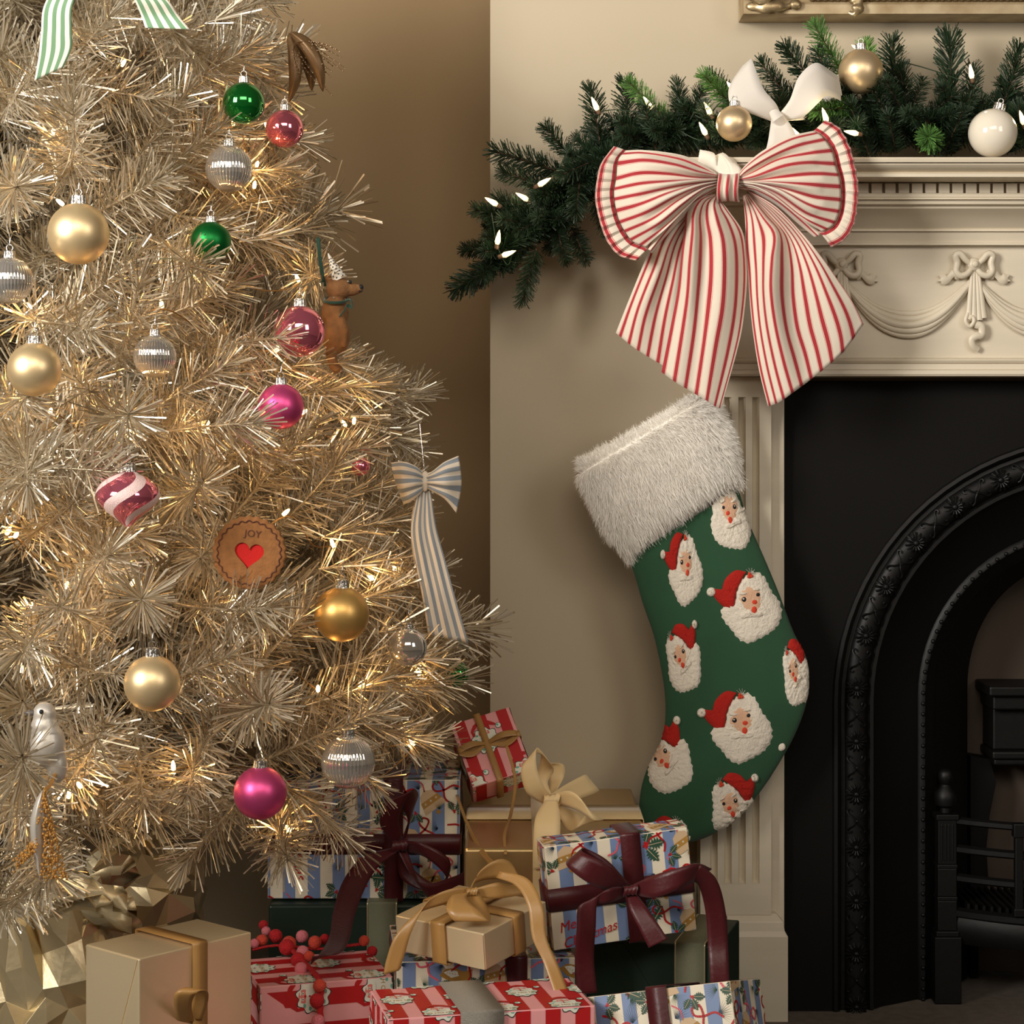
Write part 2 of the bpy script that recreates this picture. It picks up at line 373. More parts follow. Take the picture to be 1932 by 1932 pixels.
MB().grid([arch(r, r, y) for r, y in rings]).build('arch_moulding', M['iron'], ins, angle=50)
MB().grid([arch(.220, .220, 3.052), arch(.19, .205, 3.09), arch(.152, .186, 3.15), arch(.147, .182, 3.19)]).build('inner_cheek', M['iron_plate'], ins)
MB().box(CX-.3, CX+.3, 3.20, 3.22, 0, .75).build('fireback', M['fireback'], ins, smooth=False)
# beads
bm_ = MB()
pts = arch(.243, .243, 3.0315, 40, leg=24); L = [0]
for i in range(1, len(pts)): L.append(L[-1]+(pts[i]-pts[i-1]).length)
s_ = 0; i = 0
while s_ < L[-1]:
    while L[i+1] < s_: i += 1
    bm_.ball(pts[i].lerp(pts[i+1], (s_-L[i])/(L[i+1]-L[i])), .0034, 8, 5); s_ += .0155
tag(bm_.build('bead_row', M['iron'], ins), kind='stuff')
# flower rosettes and scrolls along the band, each its own part
def rosette():
    mb = MB()
    for k in range(14):
        a = 2*math.pi*k/14; d = Vector((math.cos(a), 0, math.sin(a)))
        mb.tube([d*.005+Vector((0,-.001,0)), d*.010+Vector((0,-.0028,0)), d*.0150+Vector((0,.002,0))], lambda t: .0009+.0010*t, 5)
    mb.ball((0,-.001,0), .0042, 8, 6, (1,.8,1)); return mb
def scroll():
    mb = MB()
    for sx in (-1, 1):
        for sz in (-1, 1):
            c = [Vector((sx*x, y, sz*z)) for x, y, z in ((.001,-.002,.001), (.005,-.002,.006), (.011,0,.010), (.013,.002,.015), (.009,0,.017), (.007,-.001,.014))]
            mb.tube(cr(c, 10), .0012, 5)
    mb.ball((0,-.001,0), .003, 6, 5); return mb
r0 = rosette().build('rosette', M['iron'], ins, world=False); s0 = scroll().build('scroll', M['iron'], ins, world=False)
pts = arch(.351, .351, 2.9705, 60, leg=24); L = [0]
for i in range(1, len(pts)): L.append(L[-1]+(pts[i]-pts[i-1]).length)
q = .006; i = 0; k = 0
while q+.018 < L[-1]:
    while L[i+1] < q: i += 1
    p = pts[i].lerp(pts[i+1], (q-L[i])/(L[i+1]-L[i])); t = (pts[i+1]-pts[i]).normalized()
    src = r0 if k % 2 == 0 else s0
    o = src if k < 2 else link(src.name.split('.')[0], src.data, ins)
    o.location = p-Vector((CX, 3.05, 0)); o.rotation_euler = (0, math.atan2(t.x, t.z), 0); q += .0382; k += 1
# canopy
mb = MB()
for (z0, z1, y0, y1, w_) in ((.437,.452,3.10,3.2,.130), (.415,.437,3.112,3.2,.122), (.352,.415,3.13,3.2,.118), (.340,.352,3.115,3.2,.122), (.330,.340,3.122,3.2,.118)):
    mb.box(CX-w_, CX+w_, y0, y1-.001, z0, z1)
o = mb.build('canopy', M['iron'], ins, smooth=False); bevel(o, .003)
mb = MB()
for s in (-1, 1):
    c = [(.147,.002),(.147,.34),(.118,.335),(.108,.30),(.118,.25),(.123,.20),(.120,.15),(.135,.05),(.135,.002)]
    mb.prism([(CX+s*x, z) for x, z in (c if s > 0 else c[::-1])], lambda x, z, d: Vector((x, 3.15+d, z)), .04)
    mb.tube([Vector((CX+s*.122, 3.105, .440+.004*math.sin(a)+.004)) + Vector((s*.006*math.cos(a), 0, 0)) for a in [i*.6 for i in range(10)]], .0025, 6)
tag(mb.build('side_bracket', M['iron_plate'], ins, smooth=False), kind='stuff')
# ------------------------------------------------------------ grate
gr = thing('fire_grate', 'black iron fire grate with ball-topped posts and curved bars inside the fireplace', 'grate', (CX, 3.03, 0))
def gpost(x):
    mb = MB(); y = 3.03
    def bx(h, z0, z1): mb.box(x-h, x+h, y-h, y+h, z0, z1)
    bx(.0195, .001, .098); bx(.0165, .098, .106); bx(.014, .106, .150); bx(.0148, .150, .156); bx(.0138, .156, .197); bx(.0148, .197, .203); bx(.0135, .203, .268); bx(.0165, .268, .276)
    for i in range(4): mb.box(x-.0095+i*.0052, x-.0070+i*.0052, y-.0150, y-.0120, .208, .262)
    o = mb.build('post', M['iron'], gr, smooth=False); bevel(o, .0012)
    m2 = MB(); m2.lathe([(0.001,.276),(.008,.277),(.008,.284),(.0145,.288),(.0165,.297),(.0155,.306),(.009,.314),(.007,.318),(.0095,.322),(.0112,.329),(.0100,.336),(.006,.340),(.001,.341)], (x, y, 0), 20)
    m2.build('finial', M['iron'], gr)
PX = .2105
gpost(CX-PX); gpost(CX+PX)
def bar(z, r, name='bar', h=None, sag=.075):
    mb = MB(); pts = [Vector((CX+PX*.97*t, 3.03-sag*(1-abs(t)**2.2), z)) for t in [i/16-1 for i in range(33)]]
    mb.tube(pts, r, 6, up=(0,0,1), flat=(h or 1)); o = mb.build(name, M['iron'], gr, angle=30)
bar(.266, .006); bar(.225, .0065); bar(.183, .0065); bar(.132, .008); bar(.108, .006, 'tray_front', 3.6, .07)
mb = MB()
for t in [i/20-1 for i in range(2, 39)]:
    x = CX+PX*.95*t; mb.box(x-.002, x+.002, 3.03-.07*(1-abs(t)**2.2), 3.13, .138, .146)
mb.box(CX-PX, CX+PX, 3.03, 3.14, .125, .134)
mb.build('grate_floor', M['iron'], gr, smooth=False)
for s in (-1, 1):
    x = CX+s*.1175; y = 3.03-.075*(1-(.1175/PX/.97)**2.2)-.004; mb = MB()
    mb.box(x-.006, x+.006, y-.006, y+.006, .145, .262); mb.box(x-.0085, x+.0085, y-.008, y+.008, .252, .272); mb.box(x-.008, x+.008, y-.008, y+.008, .138, .150)
    o = mb.build('upright', M['iron'], gr, smooth=False); bevel(o, .0015)

# ------------------------------------------------------------ gilt picture frame
FX0, FZ0 = .3285, 1.4285; FX1 = 2*CX-FX0; FZ1 = 2.5
fr = thing('gilt_picture_frame', 'antique gilt frame with beading and leaf corner on the wall above the mantel', 'frame', (CX, 2.97, FZ0))
prof = [(0,.060), (0,.004), (.001,.001), (.014,0), (.018,.004), (.019,.012), (.028,.016), (.034,.010), (.060,.002), (.075,.004), (.083,.020), (.085,.035)]
G = []
for d, y in prof:
    Y = 2.9385+y
    G.append([Vector((FX0+d, Y, FZ0+d)), Vector((FX1-d, Y, FZ0+d)), Vector((FX1-d, Y, FZ1-d)), Vector((FX0+d, Y, FZ1-d))])
mb = MB(); mb.grid(G, closed=True); mb.build('frame_moulding', M['gilt_flat'], fr, angle=30)
MB().box(FX0+.07, FX1-.07, 2.968, 2.985, FZ0+.07, FZ1-.07).build('picture_panel', mat('dark_canvas', (70,60,48), .7), fr, smooth=False)
b0 = MB().ball((0,0,0), .0044, 12, 8, (1,.9,1)).build('bead', M['gilt'], fr, world=False); n_b = int((FX1-FX0-.10)/.0093)
for i in range(n_b):
    o = b0 if i == 0 else link('bead', b0.data, fr)
    o.location = Vector((FX0+.10+i*.0093, 2.9475, FZ0+.0235))-Vector((CX, 2.97, FZ0))
def leafy(mb, base, pts, w0, bulge=.006):
    c = cr([Vector(base)+Vector(p) for p in pts], 18)
    mb.tube(c, lambda t: w0*(.35+math.sin(math.pi*min(1, t*1.1))*.9)*(1+.22*math.sin(t*22)), 10, up=(0,1,0), flat=.5)
mb = MB(); b = (FX0, 2.936, FZ0)
leafy(mb, b, [(.004,.003,.012), (.02,0,.010), (.045,-.003,.010), (.066,0,.012), (.072,0,.020)], .008)
leafy(mb, b, [(.008,.002,.06), (.010,-.002,.04), (.016,-.004,.024), (.034,-.004,.022), (.055,-.002,.03)], .009)
leafy(mb, b, [(.012,.002,.07), (.03,-.002,.05), (.04,-.004,.035), (.05,-.003,.045)], .008)
mb.ball((FX0+.074, 2.934, FZ0+.013), .0075, 12, 8, (1.2,.6,1))
mb.build('corner_leaf', M['gilt'], fr, angle=80)
for xx in (.158, .55):
    mb = MB(); x = FX0+xx
    leafy(mb, (x, 2.934, FZ0), [(-.006,.004,.034), (.0,0,.024), (.004,-.003,.010), (-.001,-.003,-.001), (-.008,0,.002)], .0075)
    mb.build('hanging_scroll', M['gilt'], fr, angle=80)
# ------------------------------------------------------------ needles
def twig_needles(paths, n_per_m, ln, width, ang, V, Fc, tipang=None, gen=nrg, droop=0.0, seg=1, upbias=0):
    """paths: list of arrays (k,3). Adds quads for needles pointing forward-outward round each stem"""
    for path in paths:
        path = np.asarray(path); d = np.diff(path, axis=0); L = np.linalg.norm(d, axis=1); T = L.sum(); n = int(n_per_m*T)
        s = gen.random(n)*T; cs = np.concatenate([[0], np.cumsum(L)]); k = np.clip(np.searchsorted(cs, s)-1, 0, len(L)-1)
        u = (s-cs[k])/L[k]; p = path[k]+d[k]*u[:, None]; t = d[k]/L[k][:, None]
        r = gen.normal(size=(n, 3)); r -= t*(r*t).sum(1)[:, None]; r /= np.linalg.norm(r, axis=1)[:, None]
        f = s/T; a = np.radians(ang+(((tipang if tipang is not None else ang)-ang)*np.clip((f-.75)/.25, 0, 1))+gen.normal(size=n)*7)
        dirn = t*np.cos(a)[:, None]+r*np.sin(a)[:, None]; dirn[:, 2] -= droop
        dirn /= np.linalg.norm(dirn, axis=1)[:, None]
        l = ln*(.75+.4*gen.random(n))*(1-.25*np.clip((f-.9)/.1, 0, 1)); q = gen.normal(size=(n, 3)); sd = np.cross(dirn, q); sd /= np.linalg.norm(sd, axis=1)[:, None]
        w_ = width*(.7+.6*gen.random(n))[:, None]/2; e = p+dirn*l[:, None]; b = len(V[0]) if len(V) else 0
        base = sum(len(x) for x in V)
        V.append(np.stack([p-sd*w_*.6, p+sd*w_*.6, e+sd*w_, e-sd*w_], 1).reshape(-1, 3))
        Fc.append(base+np.arange(4*n).reshape(n, 4))
def stem_quads(path, r, V, Fc, n=5):
    path = np.asarray(path); base = sum(len(x) for x in V); N = len(path); vs = []
    for i in range(N):
        t = path[min(i+1, N-1)]-path[max(0, i-1)]; t /= np.linalg.norm(t); a = np.cross(t, (.3, .5, .8)); a /= np.linalg.norm(a); b = np.cross(t, a)
        for j in range(n): th = 2*math.pi*j/n; vs.append(path[i]+(a*math.cos(th)+b*math.sin(th))*r*(1-.5*i/N))
    V.append(np.array(vs)); Fc.append(np.array([(base+i*n+j, base+i*n+(j+1)%n, base+(i+1)*n+(j+1)%n, base+(i+1)*n+j) for i in range(N-1) for j in range(n)]))
def tinsel_mat():
    m = bpy.data.materials.new('champagne_tinsel'); m.use_nodes = True; nt = m.node_tree; b = nt.nodes['Principled BSDF']
    b.inputs['Metallic'].default_value = .62; b.inputs['Roughness'].default_value = .30; b.inputs['Specular IOR Level'].default_value = .7
    g = nt.nodes.new('ShaderNodeNewGeometry'); r = nt.nodes.new('ShaderNodeValToRGB')
    r.color_ramp.elements[0].color = (*lin((158,142,114)), 1); r.color_ramp.elements[1].color = (*lin((248,240,222)), 1)
    e = r.color_ramp.elements.new(.5); e.color = (*lin((208,194,168)), 1)
    nt.links.new(g.outputs['Random Per Island'], r.inputs[0]); nt.links.new(r.outputs[0], b.inputs['Base Color']); return m
M['tinsel'] = tinsel_mat()
M['twig'] = mat('grey_twig_wire', (96,86,70), .5, metal=.3)

# ------------------------------------------------------------ the tree
TX, TY = -0.681, 2.76
def cone_r(z):
    # radius of the tinsel outline against height, measured along the right-hand edge
    zs = [.18, .26, .36, .46, .564, .70, .888, 1.093, 1.41, 2.6]; rs = [.40, .50, .61, .655, .665, .60, .555, .475, .415, .03]
    return float(np.interp(z, zs, rs))
tree = thing('christmas_tree', 'tall champagne tinsel Christmas tree hung with baubles at the left', 'tree', (TX, TY, 0))
MB().lathe([(.03,.02),(.03,.2),(.022,1.0),(.012,2.2),(.004,2.6)], (TX, TY, 0), 12).build('trunk', M['twig'], tree)
mb = MB()
for k in range(3):
    a = 2*math.pi*k/3+.4; mb.tube([(TX,TY,.10), (TX+.12*math.cos(a),TY+.12*math.sin(a),.09), (TX+.26*math.cos(a),TY+.26*math.sin(a),.012)], .011, 8)
tag(mb.build('stand', M['iron'], tree), kind='stuff')
def curve_path(L, bend, n=9, off=0.0):
    t = np.linspace(0, 1, n); return np.stack([t*L, np.zeros(n), bend*t**2*L+off], 1)
def make_spray(seed, L, kind):
    """one tip along +X: main twig plus side twigs, all needles of one spray; unit length L"""
    g = np.random.default_rng(seed); V = []; Fc = []; paths = []
    main = curve_path(L, g.uniform(-.12, .12)); paths.append(main); stem_quads(main, .0022, V, Fc)
    if kind == 'branch':
        for k in range(4):
            i = [2, 3, 4, 6][k]; s = 1 if k % 2 == 0 else -1; l = L*g.uniform(.38, .52); a = math.radians(g.uniform(32, 50))*s; up = g.uniform(-.25, .35)
            t = np.linspace(0, 1, 6)[:, None]; dr = np.array([math.cos(a), math.sin(a), up]); q = main[i]+t*l*dr+np.array([0, 0, .06*l])*t**2
            paths.append(q); stem_quads(q, .0014, V, Fc)
    twig_needles(paths, 1350, .061, .0018, 50, V, Fc, tipang=22, gen=g)
    return npmesh('branch', np.concatenate(V), np.concatenate(Fc), M['tinsel'])
tips = [make_spray(100+i, .24, 'tip') for i in range(4)]
brs = [make_spray(200+i, .30, 'branch') for i in range(5)]
def place_branch(me, base, tip, L, roll):
    o = link('branch', me, tree); d = (tip-base); s = d.length/L
    o.location = base-Vector((TX, TY, 0)); o.rotation_mode = 'QUATERNION'
    o.rotation_quaternion = d.to_track_quat('X', 'Z') @ Matrix.Rotation(roll, 3, 'X').to_quaternion()
    s2 = max(.9, min(1.3, s*1.08)); o.scale = (s, s2, s2)
def on_cone(px, py, depth_in=0.0):
    """point on the camera-facing side of the cone seen at a pixel"""
    Y = TY-.5
    for _ in range(30):
        p = P(px, py, Y); r = max(.05, cone_r(p.z)-depth_in); dx = p.x-TX
        Y2 = TY-math.sqrt(max(0.0, r*r-dx*dx)); Y = Y*.5+Y2*.5
    return P(px, py, Y)
# tips that can be told apart in the photograph: (stem base px, tip px, push of the tip towards the camera in metres)
TIPS = [(345,160,480,80,.03),(400,40,540,5,.0),(150,165,305,165,.02),(150,100,205,45,.03),(110,300,112,165,.02),(130,330,165,235,.09),(255,300,330,175,.03),
 (300,330,440,240,.04),(190,400,320,345,.05),(450,455,612,447,.0),(460,380,570,328,.0),(490,250,590,262,.02),(290,450,400,535,.06),(150,575,245,510,.03),(40,600,150,615,.09),
 (235,650,272,525,.05),(350,590,450,560,.02),(410,650,500,620,.06),(300,760,420,665,.04),(500,695,650,668,.02),(560,745,705,715,.0),(640,790,770,755,.0),(680,800,790,830,.0),
 (200,790,255,795,.13),(300,815,460,785,.09),(510,890,595,790,.03),(40,830,60,860,.10),(60,1010,150,955,.07),(350,940,395,935,.06),(550,980,655,905,.05),(640,940,760,890,.0),
 (620,1010,765,970,.0),(600,1075,780,1040,.02),(690,1130,815,1110,.0),(150,1090,215,1015,.08),(260,1130,285,1130,.13),(330,1140,500,1175,.10),(480,1260,570,1130,.03),
 (700,1195,885,1180,.0),(720,1300,865,1280,.02),(590,1330,760,1290,.03),(120,1250,205,1310,.06),(460,1340,482,1345,.11),(570,1400,710,1330,.05),(690,1365,830,1425,.02),
 (480,1470,375,1620,.03),(520,1470,690,1590,.05),(520,1560,530,1615,.08),(262,1440,270,1545,.02),(42,1462,58,1474,.17),(130,1475,210,1395,.05),(60,1600,85,1655,.08),
 (20,190,60,120,.04),(20,350,50,320,.03),(15,760,70,720,.04),(80,1180,40,1250,.07),(120,700,190,760,.02),(560,500,600,560,.02),(640,690,740,745,.0),(420,330,540,330,.02),(390,120,300,60,.03),
 (200,1540,330,1500,.02),(0,1500,90,1520,.06),(0,1700,80,1690,.04),(150,980,240,1010,.02),(440,860,520,830,.02),(330,400,420,420,.02),(600,850,700,830,.02),(380,1400,330,1480,.02),
 (20,920,90,900,.05),(330,1280,420,1240,.04),(180,1180,120,1130,.08),(420,1010,350,1060,.02),(640,1420,730,1480,.0),(460,120,550,90,.0),(240,30,330,60,.02),(720,1240,830,1215,.0)]
gt = random.Random(5); bi = 0
for (bx_, by_, tx_, ty_, push) in TIPS:
    T_ = on_cone(tx_, ty_, .03); T_.y -= push; B_ = on_cone(bx_, by_, .05+.02*gt.random()); B_.y += .03
    # the pixels stay the same when a point slides along its line of sight
    T_ = P(tx_, ty_, T_.y); B_ = P(bx_, by_, B_.y); d = T_-B_
    if d.length < .16: B_ = T_-d.normalized()*.17
    long = d.length > .17 and bi % 2 == 0 and by_ < 1360 and tx_ < 620
    place_branch((brs[bi % 5] if long else tips[bi % 4]), B_, T_, .30 if long else .24, gt.uniform(0, 6.28)); bi += 1
# the rest of the tree, tier by tier all the way round
tiers = [(.43,.50),(.51,.585),(.60,.60),(.70,.565),(.80,.53),(.90,.495),(1.00,.465),(1.10,.425),(1.20,.40),(1.30,.385),(1.40,.37),(1.50,.34)]
for ti, (z, r) in enumerate(tiers):
    n = max(5, int(r*23))
    for k in range(n):
        a = 2*math.pi*(k+.5*(ti % 2))/n+gt.uniform(-.14, .14); ca, sa = math.cos(a), math.sin(a)
        rr = r*(gt.uniform(.74, .90) if sa < -.25 else gt.uniform(.84, .98))-.02; sl = gt.uniform(-.05, .10); L_ = gt.uniform(.26, .33); zt = z+gt.uniform(-.04, .04)
        if sa > .75: continue
        T_ = Vector((TX+rr*ca, TY+rr*sa*(.8 if sa > 0 else 1), zt+sl)); B_ = Vector((TX+(rr-L_)*ca, TY+(rr-L_)*sa, zt-.02))
        if T_.x < -1.25: continue
        place_branch(brs[gt.randrange(5)], B_, T_, .30, gt.uniform(0, 6.28)); bi += 1
print('branches', bi)
# inner fill so the trunk does not show: short dark-lying inner sprays
iv = []; ifc = []
for k in range(110):
    z = gt.uniform(.45, 1.6); a = gt.uniform(math.pi*.95, math.pi*2.05); r1 = cone_r(z)*.62
    q = np.array([[TX, TY, z-.03], [TX+r1*.5*math.cos(a), TY+r1*.5*math.sin(a), z], [TX+r1*math.cos(a), TY+r1*math.sin(a), z+.02]])-np.array([TX, TY, 0])
    stem_quads(q, .004, iv, ifc); twig_needles([q], 700, .055, .0014, 55, iv, ifc)
tag(link('inner_twigs', npmesh('inner_twigs', np.concatenate(iv), np.concatenate(ifc), M['tinsel']), tree), kind='stuff')

# ------------------------------------------------------------ tree lights
M['glow'] = mat('warm_bulb', (255,214,150), .3, emis=(255,196,116), es=22)
M['wire'] = mat('brown_light_wire', (112,84,48), .5)
tl = thing('tree_lights', 'string of tiny warm white lights wound through the tinsel tree', 'lights', (TX, TY, .8))
BULBS = [(232,120),(100,250),(115,383),(385,478),(305,575),(562,527),(523,660),(95,777),(572,778),(220,820),(392,802),(538,968),(628,1027),(15,1003),(125,1105),(40,1262),(327,1447),(545,1567),(787,1267),
 (778,1402),(668,795),(745,1075),(440,232),(480,350),(55,578),(700,1090),(150,1482),(505,240),(485,310),(250,1100),(440,1130),(370,905),(600,1300),(60,1150),(650,800),(30,1010),(240,760),(680,1290),(130,1500)]
def bulb_mesh():
    return MB().lathe([(.0005,-.004),(.0020,-.0035),(.0024,0),(.0022,.003),(.0012,.006),(.0003,.007)], n=8).build('bulb', M['glow'], tl, world=False)
b0 = bulb_mesh(); wp = []
for i, (x, y) in enumerate(BULBS):
    p = on_cone(x, y, .05); o = b0 if i == 0 else link('bulb', b0.data, tl); o.location = p-Vector((TX, TY, .8)); o.rotation_euler = (gt.uniform(-1,1), gt.uniform(-1,1), 0)
    l = bpy.data.lights.new('bulb_glow', 'POINT'); l.energy = .06; l.color = (1.0, .60, .24); l.shadow_soft_size = .004
    lo = bpy.data.objects.new('bulb_glow', l); C.objects.link(lo); lo.location = p+Vector((0, -.006, .0)); wp.append(p)
order = sorted(range(len(wp)), key=lambda i: (round(wp[i].z/.12), wp[i].x*(1 if round(wp[i].z/.12) % 2 else -1)))
pts = []
for i in order:
    p = wp[i]+Vector((0, .012, -.004)); 
    if pts: q = pts[-1]; mid = (p+q)/2+Vector((0, .05, -.02)); pts += [mid, p]
    else: pts.append(p)
MB().tube([Vector(p) for p in cr(pts, 500)], .0009, 5).build('wire', M['wire'], tl)
# ------------------------------------------------------------ garland on the shelf
M['fir'] = mat('dark_green_needle', (33,56,31), .55, noise_amt=.4, noise_scale=30)
M['fir2'] = mat('bright_green_needle', (92,138,66), .55, noise_amt=.3, noise_scale=30)
M['fir_twig'] = mat('brown_twig', (74,52,36), .7)
GL = Vector((.42, 2.90, 1.21))
gar = thing('fir_garland', 'dark green fir garland lying along the mantel shelf and trailing off its left end', 'garland', GL)
def fir(seed, L, m, spread=1.0):
    g = np.random.default_rng(seed); V = []; Fc = []; main = curve_path(L, g.uniform(-.1, .1)); stem_quads(main, .0018, V, Fc, 4)
    nst = sum(len(x) for x in Fc)
    twig_needles([main], 4300, .0225*spread, .0014, 52, V, Fc, tipang=34, gen=g)
    me = npmesh('sprig', np.concatenate(V), np.concatenate(Fc), [m, M['fir_twig']])
    mi = np.zeros(len(me.polygons), np.int32); mi[:nst] = 1; me.polygons.foreach_set('material_index', mi); return me
firs = [fir(i, .10, M['fir']) for i in range(3)]; fir2 = [fir(9, .10, M['fir2']), fir(10, .10, M['fir2'])]
def sprig(b, t, me, roll=0, sc=1.0):
    o = link('sprig', me, gar); d = t-b; o.location = b-GL; o.rotation_mode = 'QUATERNION'
    o.rotation_quaternion = d.to_track_quat('X', 'Z') @ Matrix.Rotation(roll, 3, 'X').to_quaternion(); s = d.length/.10
    k = sc*max(.85, min(1.25, s)); o.scale = (s, k, k)
SPR = [(985,470,862,545,2.90,2.88,0),(1012,470,985,568,2.88,2.87,0),(985,415,895,400,2.92,2.88,0),(1030,350,948,322,2.93,2.90,0),(1060,325,934,285,2.93,2.90,0),(1010,440,905,462,2.92,2.90,0),
 (1100,320,1028,242,2.93,2.91,0),(1140,310,1115,170,2.92,2.90,0),(1190,295,1175,157,2.92,2.91,0),(1260,230,1190,155,2.90,2.87,1),(1290,270,1278,158,2.90,2.90,0),(1290,240,1330,170,2.9,2.88,0),
 (1400,215,1322,145,2.90,2.86,1),(1400,200,1338,140,2.92,2.92,0),(1500,200,1435,120,2.91,2.88,0),(1560,190,1482,90,2.91,2.89,0),(1600,160,1540,45,2.91,2.90,1),(1580,200,1545,95,2.9,2.9,0),
 (1650,160,1640,78,2.93,2.93,1),(1690,230,1683,80,2.92,2.92,0),(1720,260,1700,130,2.92,2.90,0),(1800,290,1788,76,2.92,2.92,0),(1830,250,1835,130,2.93,2.93,0),(1880,240,1930,95,2.92,2.90,0),(1760,235,1712,213,2.86,2.82,0),
 (1760,262,1754,270,2.90,2.80,1),(1690,290,1680,215,2.88,2.84,0),(1670,215,1640,140,2.86,2.85,0),(1720,210,1740,150,2.88,2.86,0),(1610,200,1530,215,2.86,2.82,1),(1560,240,1520,200,2.86,2.83,0),
 (1080,430,1105,490,2.9,2.88,0),(1050,420,1062,492,2.9,2.88,0),(1120,380,1150,440,2.9,2.89,0),(1100,350,1020,370,2.9,2.86,0),(1060,400,980,430,2.9,2.87,0),(1100,300,1085,400,2.88,2.84,0),(1150,290,1060,330,2.88,2.84,0),
 (1240,290,1215,200,2.88,2.85,0),(1340,280,1330,200,2.88,2.85,0),(1480,290,1470,180,2.88,2.86,0),(1640,290,1600,200,2.88,2.84,0),(1860,290,1850,190,2.92,2.88,0),(1900,290,1925,200,2.9,2.86,0),(1780,290,1820,210,2.88,2.84,0)]
g4 = random.Random(3)
for i, (a, b, c, d, y0, y1, br) in enumerate(SPR):
    sprig(P(a, b, y0), P(c, d, y1), fir2[i % 2] if br else firs[i % 3], g4.uniform(0, 6))
cl = [(925,500),(985,440),(1040,400),(1095,350),(1150,300),(1230,262),(1330,250),(1440,240),(1560,240),(1680,240),(1800,245),(1930,240),(2100,235),(2300,240),(2500,240)]
clp = cr([P(x, y, 2.91) for x, y in cl], 130)
for i in range(215):
    k = g4.randrange(2, 128); c = Vector(clp[k]); t = (Vector(clp[k+1])-Vector(clp[k-1])).normalized()
    c += Vector((g4.uniform(-.02,.02), g4.uniform(-.035,.03), g4.uniform(-.018,.012))); a = g4.uniform(-.5, math.pi+.5)
    d = (t*g4.choice((-.7,-.4,.5))+Vector((0, -math.cos(a)*.9, math.sin(a)*.55))).normalized()*g4.uniform(.05,.075)
    if k > 34 and c.z+d.z < 1.225: d.z = abs(d.z)*.5; c.z = max(c.z, 1.228)
    e = c+d; e.y = min(e.y, 2.972)
    if k < 34: e.y = min(max(e.y, 2.86), 2.96)
    sprig(c, e, firs[i % 3], g4.uniform(0, 6), .95)
V_ = []; F_ = []; pth = np.array(clp); twig_needles([pth+np.array([0, dy, 0])-np.array(GL) for dy in (-.02, .0, .025)], 3800, .030, .0015, 62, V_, F_)
o = link('inner_needles', npmesh('inner_needles', np.concatenate(V_), np.concatenate(F_), M['fir']), gar); o['kind'] = 'stuff'
MB().tube([Vector(p) for p in clp], .006, 8).build('core_stem', M['fir_twig'], gar)
# garland lights
M['led'] = mat('faceted_warm_bulb', (255,240,200), .2, emis=(255,236,184), es=.8)
gl = thing('garland_lights', 'string of faceted cone-shaped warm lights threaded through the fir garland', 'lights', GL)
LB = [(1122,196,2.86,25),(1222,194,2.86,35),(1027,343,2.85,-60),(985,371,2.90,60),(927,380,2.86,60),(940,448,2.85,-10),(960,478,2.85,-70),(1380,165,2.84,40),(1335,205,2.85,30),(1326,243,2.84,30),
      (1556,217,2.80,20),(1606,250,2.82,80),(1832,135,2.87,10),(1928,222,2.84,20),(1618,92,2.92,60),(1500,250,2.85,40)]
def led():
    mb = MB(); mb.lathe([(.0005,.0105),(.0022,.006),(.0036,-.001),(.0042,-.006),(.0030,-.0090),(.0029,-.0095)], n=7, mi=0); mb.lathe([(.0034,-.0100),(.0032,-.0150),(.002,-.0165)], n=8, mi=1); return mb
l0 = led().build('bulb', [M['led'], M['fir_twig']], gl, world=False, smooth=False); lps = []
for i, (x, y, Y, r) in enumerate(LB):
    o = l0 if i == 0 else link('bulb', l0.data, gl); p = P(x, y, Y); o.location = p-GL; o.rotation_euler = (0.15, -math.radians(r), 0); lps.append(p+Vector((0, .015, -.014)))
    l = bpy.data.lights.new('led_glow', 'POINT'); l.energy = .035; l.color = (1.0, .82, .5); l.shadow_soft_size = .005
    lo = bpy.data.objects.new('led_glow', l); C.objects.link(lo); lo.location = p+Vector((0, -.009, 0))
lps.sort(key=lambda p: p.x)
MB().tube([Vector(p) for p in cr(lps, 200)], .0008, 5).build('wire', mat('green_light_wire', (30,50,30), .5), gl)

# ------------------------------------------------------------ baubles
def bauble_mats(name, col, matte):
    return mat(name, col, .40 if matte else .04, metal=.78 if matte else .82, coat=.0 if matte else .8, bump=.02 if matte else 0, bump_scale=300)
M['b_gold'] = bauble_mats('satin_gold_glass', (250,222,172), True); M['b_dgold'] = bauble_mats('deep_satin_gold_glass', (222,178,104), True)
M['b_cham'] = bauble_mats('satin_champagne_glass', (226,200,160), True)
M['b_green'] = bauble_mats('shiny_green_glass', (20,138,52), False); M['b_dgreen'] = bauble_mats('satin_green_glass', (16,112,48), True)
M['b_pink'] = bauble_mats('shiny_pink_glass', (250,132,158), False); M['b_mag'] = bauble_mats('satin_magenta_glass', (228,86,146), True)
M['b_silver'] = bauble_mats('shiny_silver_glass', (238,232,224), False); M['silver'] = mat('silver_cap', (214,210,204), .25, metal=1.0, bump=.3, bump_scale=300)
M['b_white'] = mat('white_glazed_glass', (238,228,210), .12, coat=.8)
def frost(name, col):  # glitter
    m = mat(name, col, .4, metal=.45); nt = m.node_tree; v = nt.nodes.new('ShaderNodeTexVoronoi'); v.inputs['Scale'].default_value = 900
    tc = nt.nodes.new('ShaderNodeTexCoord'); nt.links.new(tc.outputs['Object'], v.inputs['Vector']); bp = nt.nodes.new('ShaderNodeBump'); bp.inputs['Strength'].default_value = 1.0; bp.inputs['Distance'].default_value = .002
    nt.links.new(v.outputs['Color'], bp.inputs['Height']); nt.links.new(bp.outputs[0], nt.nodes['Principled BSDF'].inputs['Normal']); return m
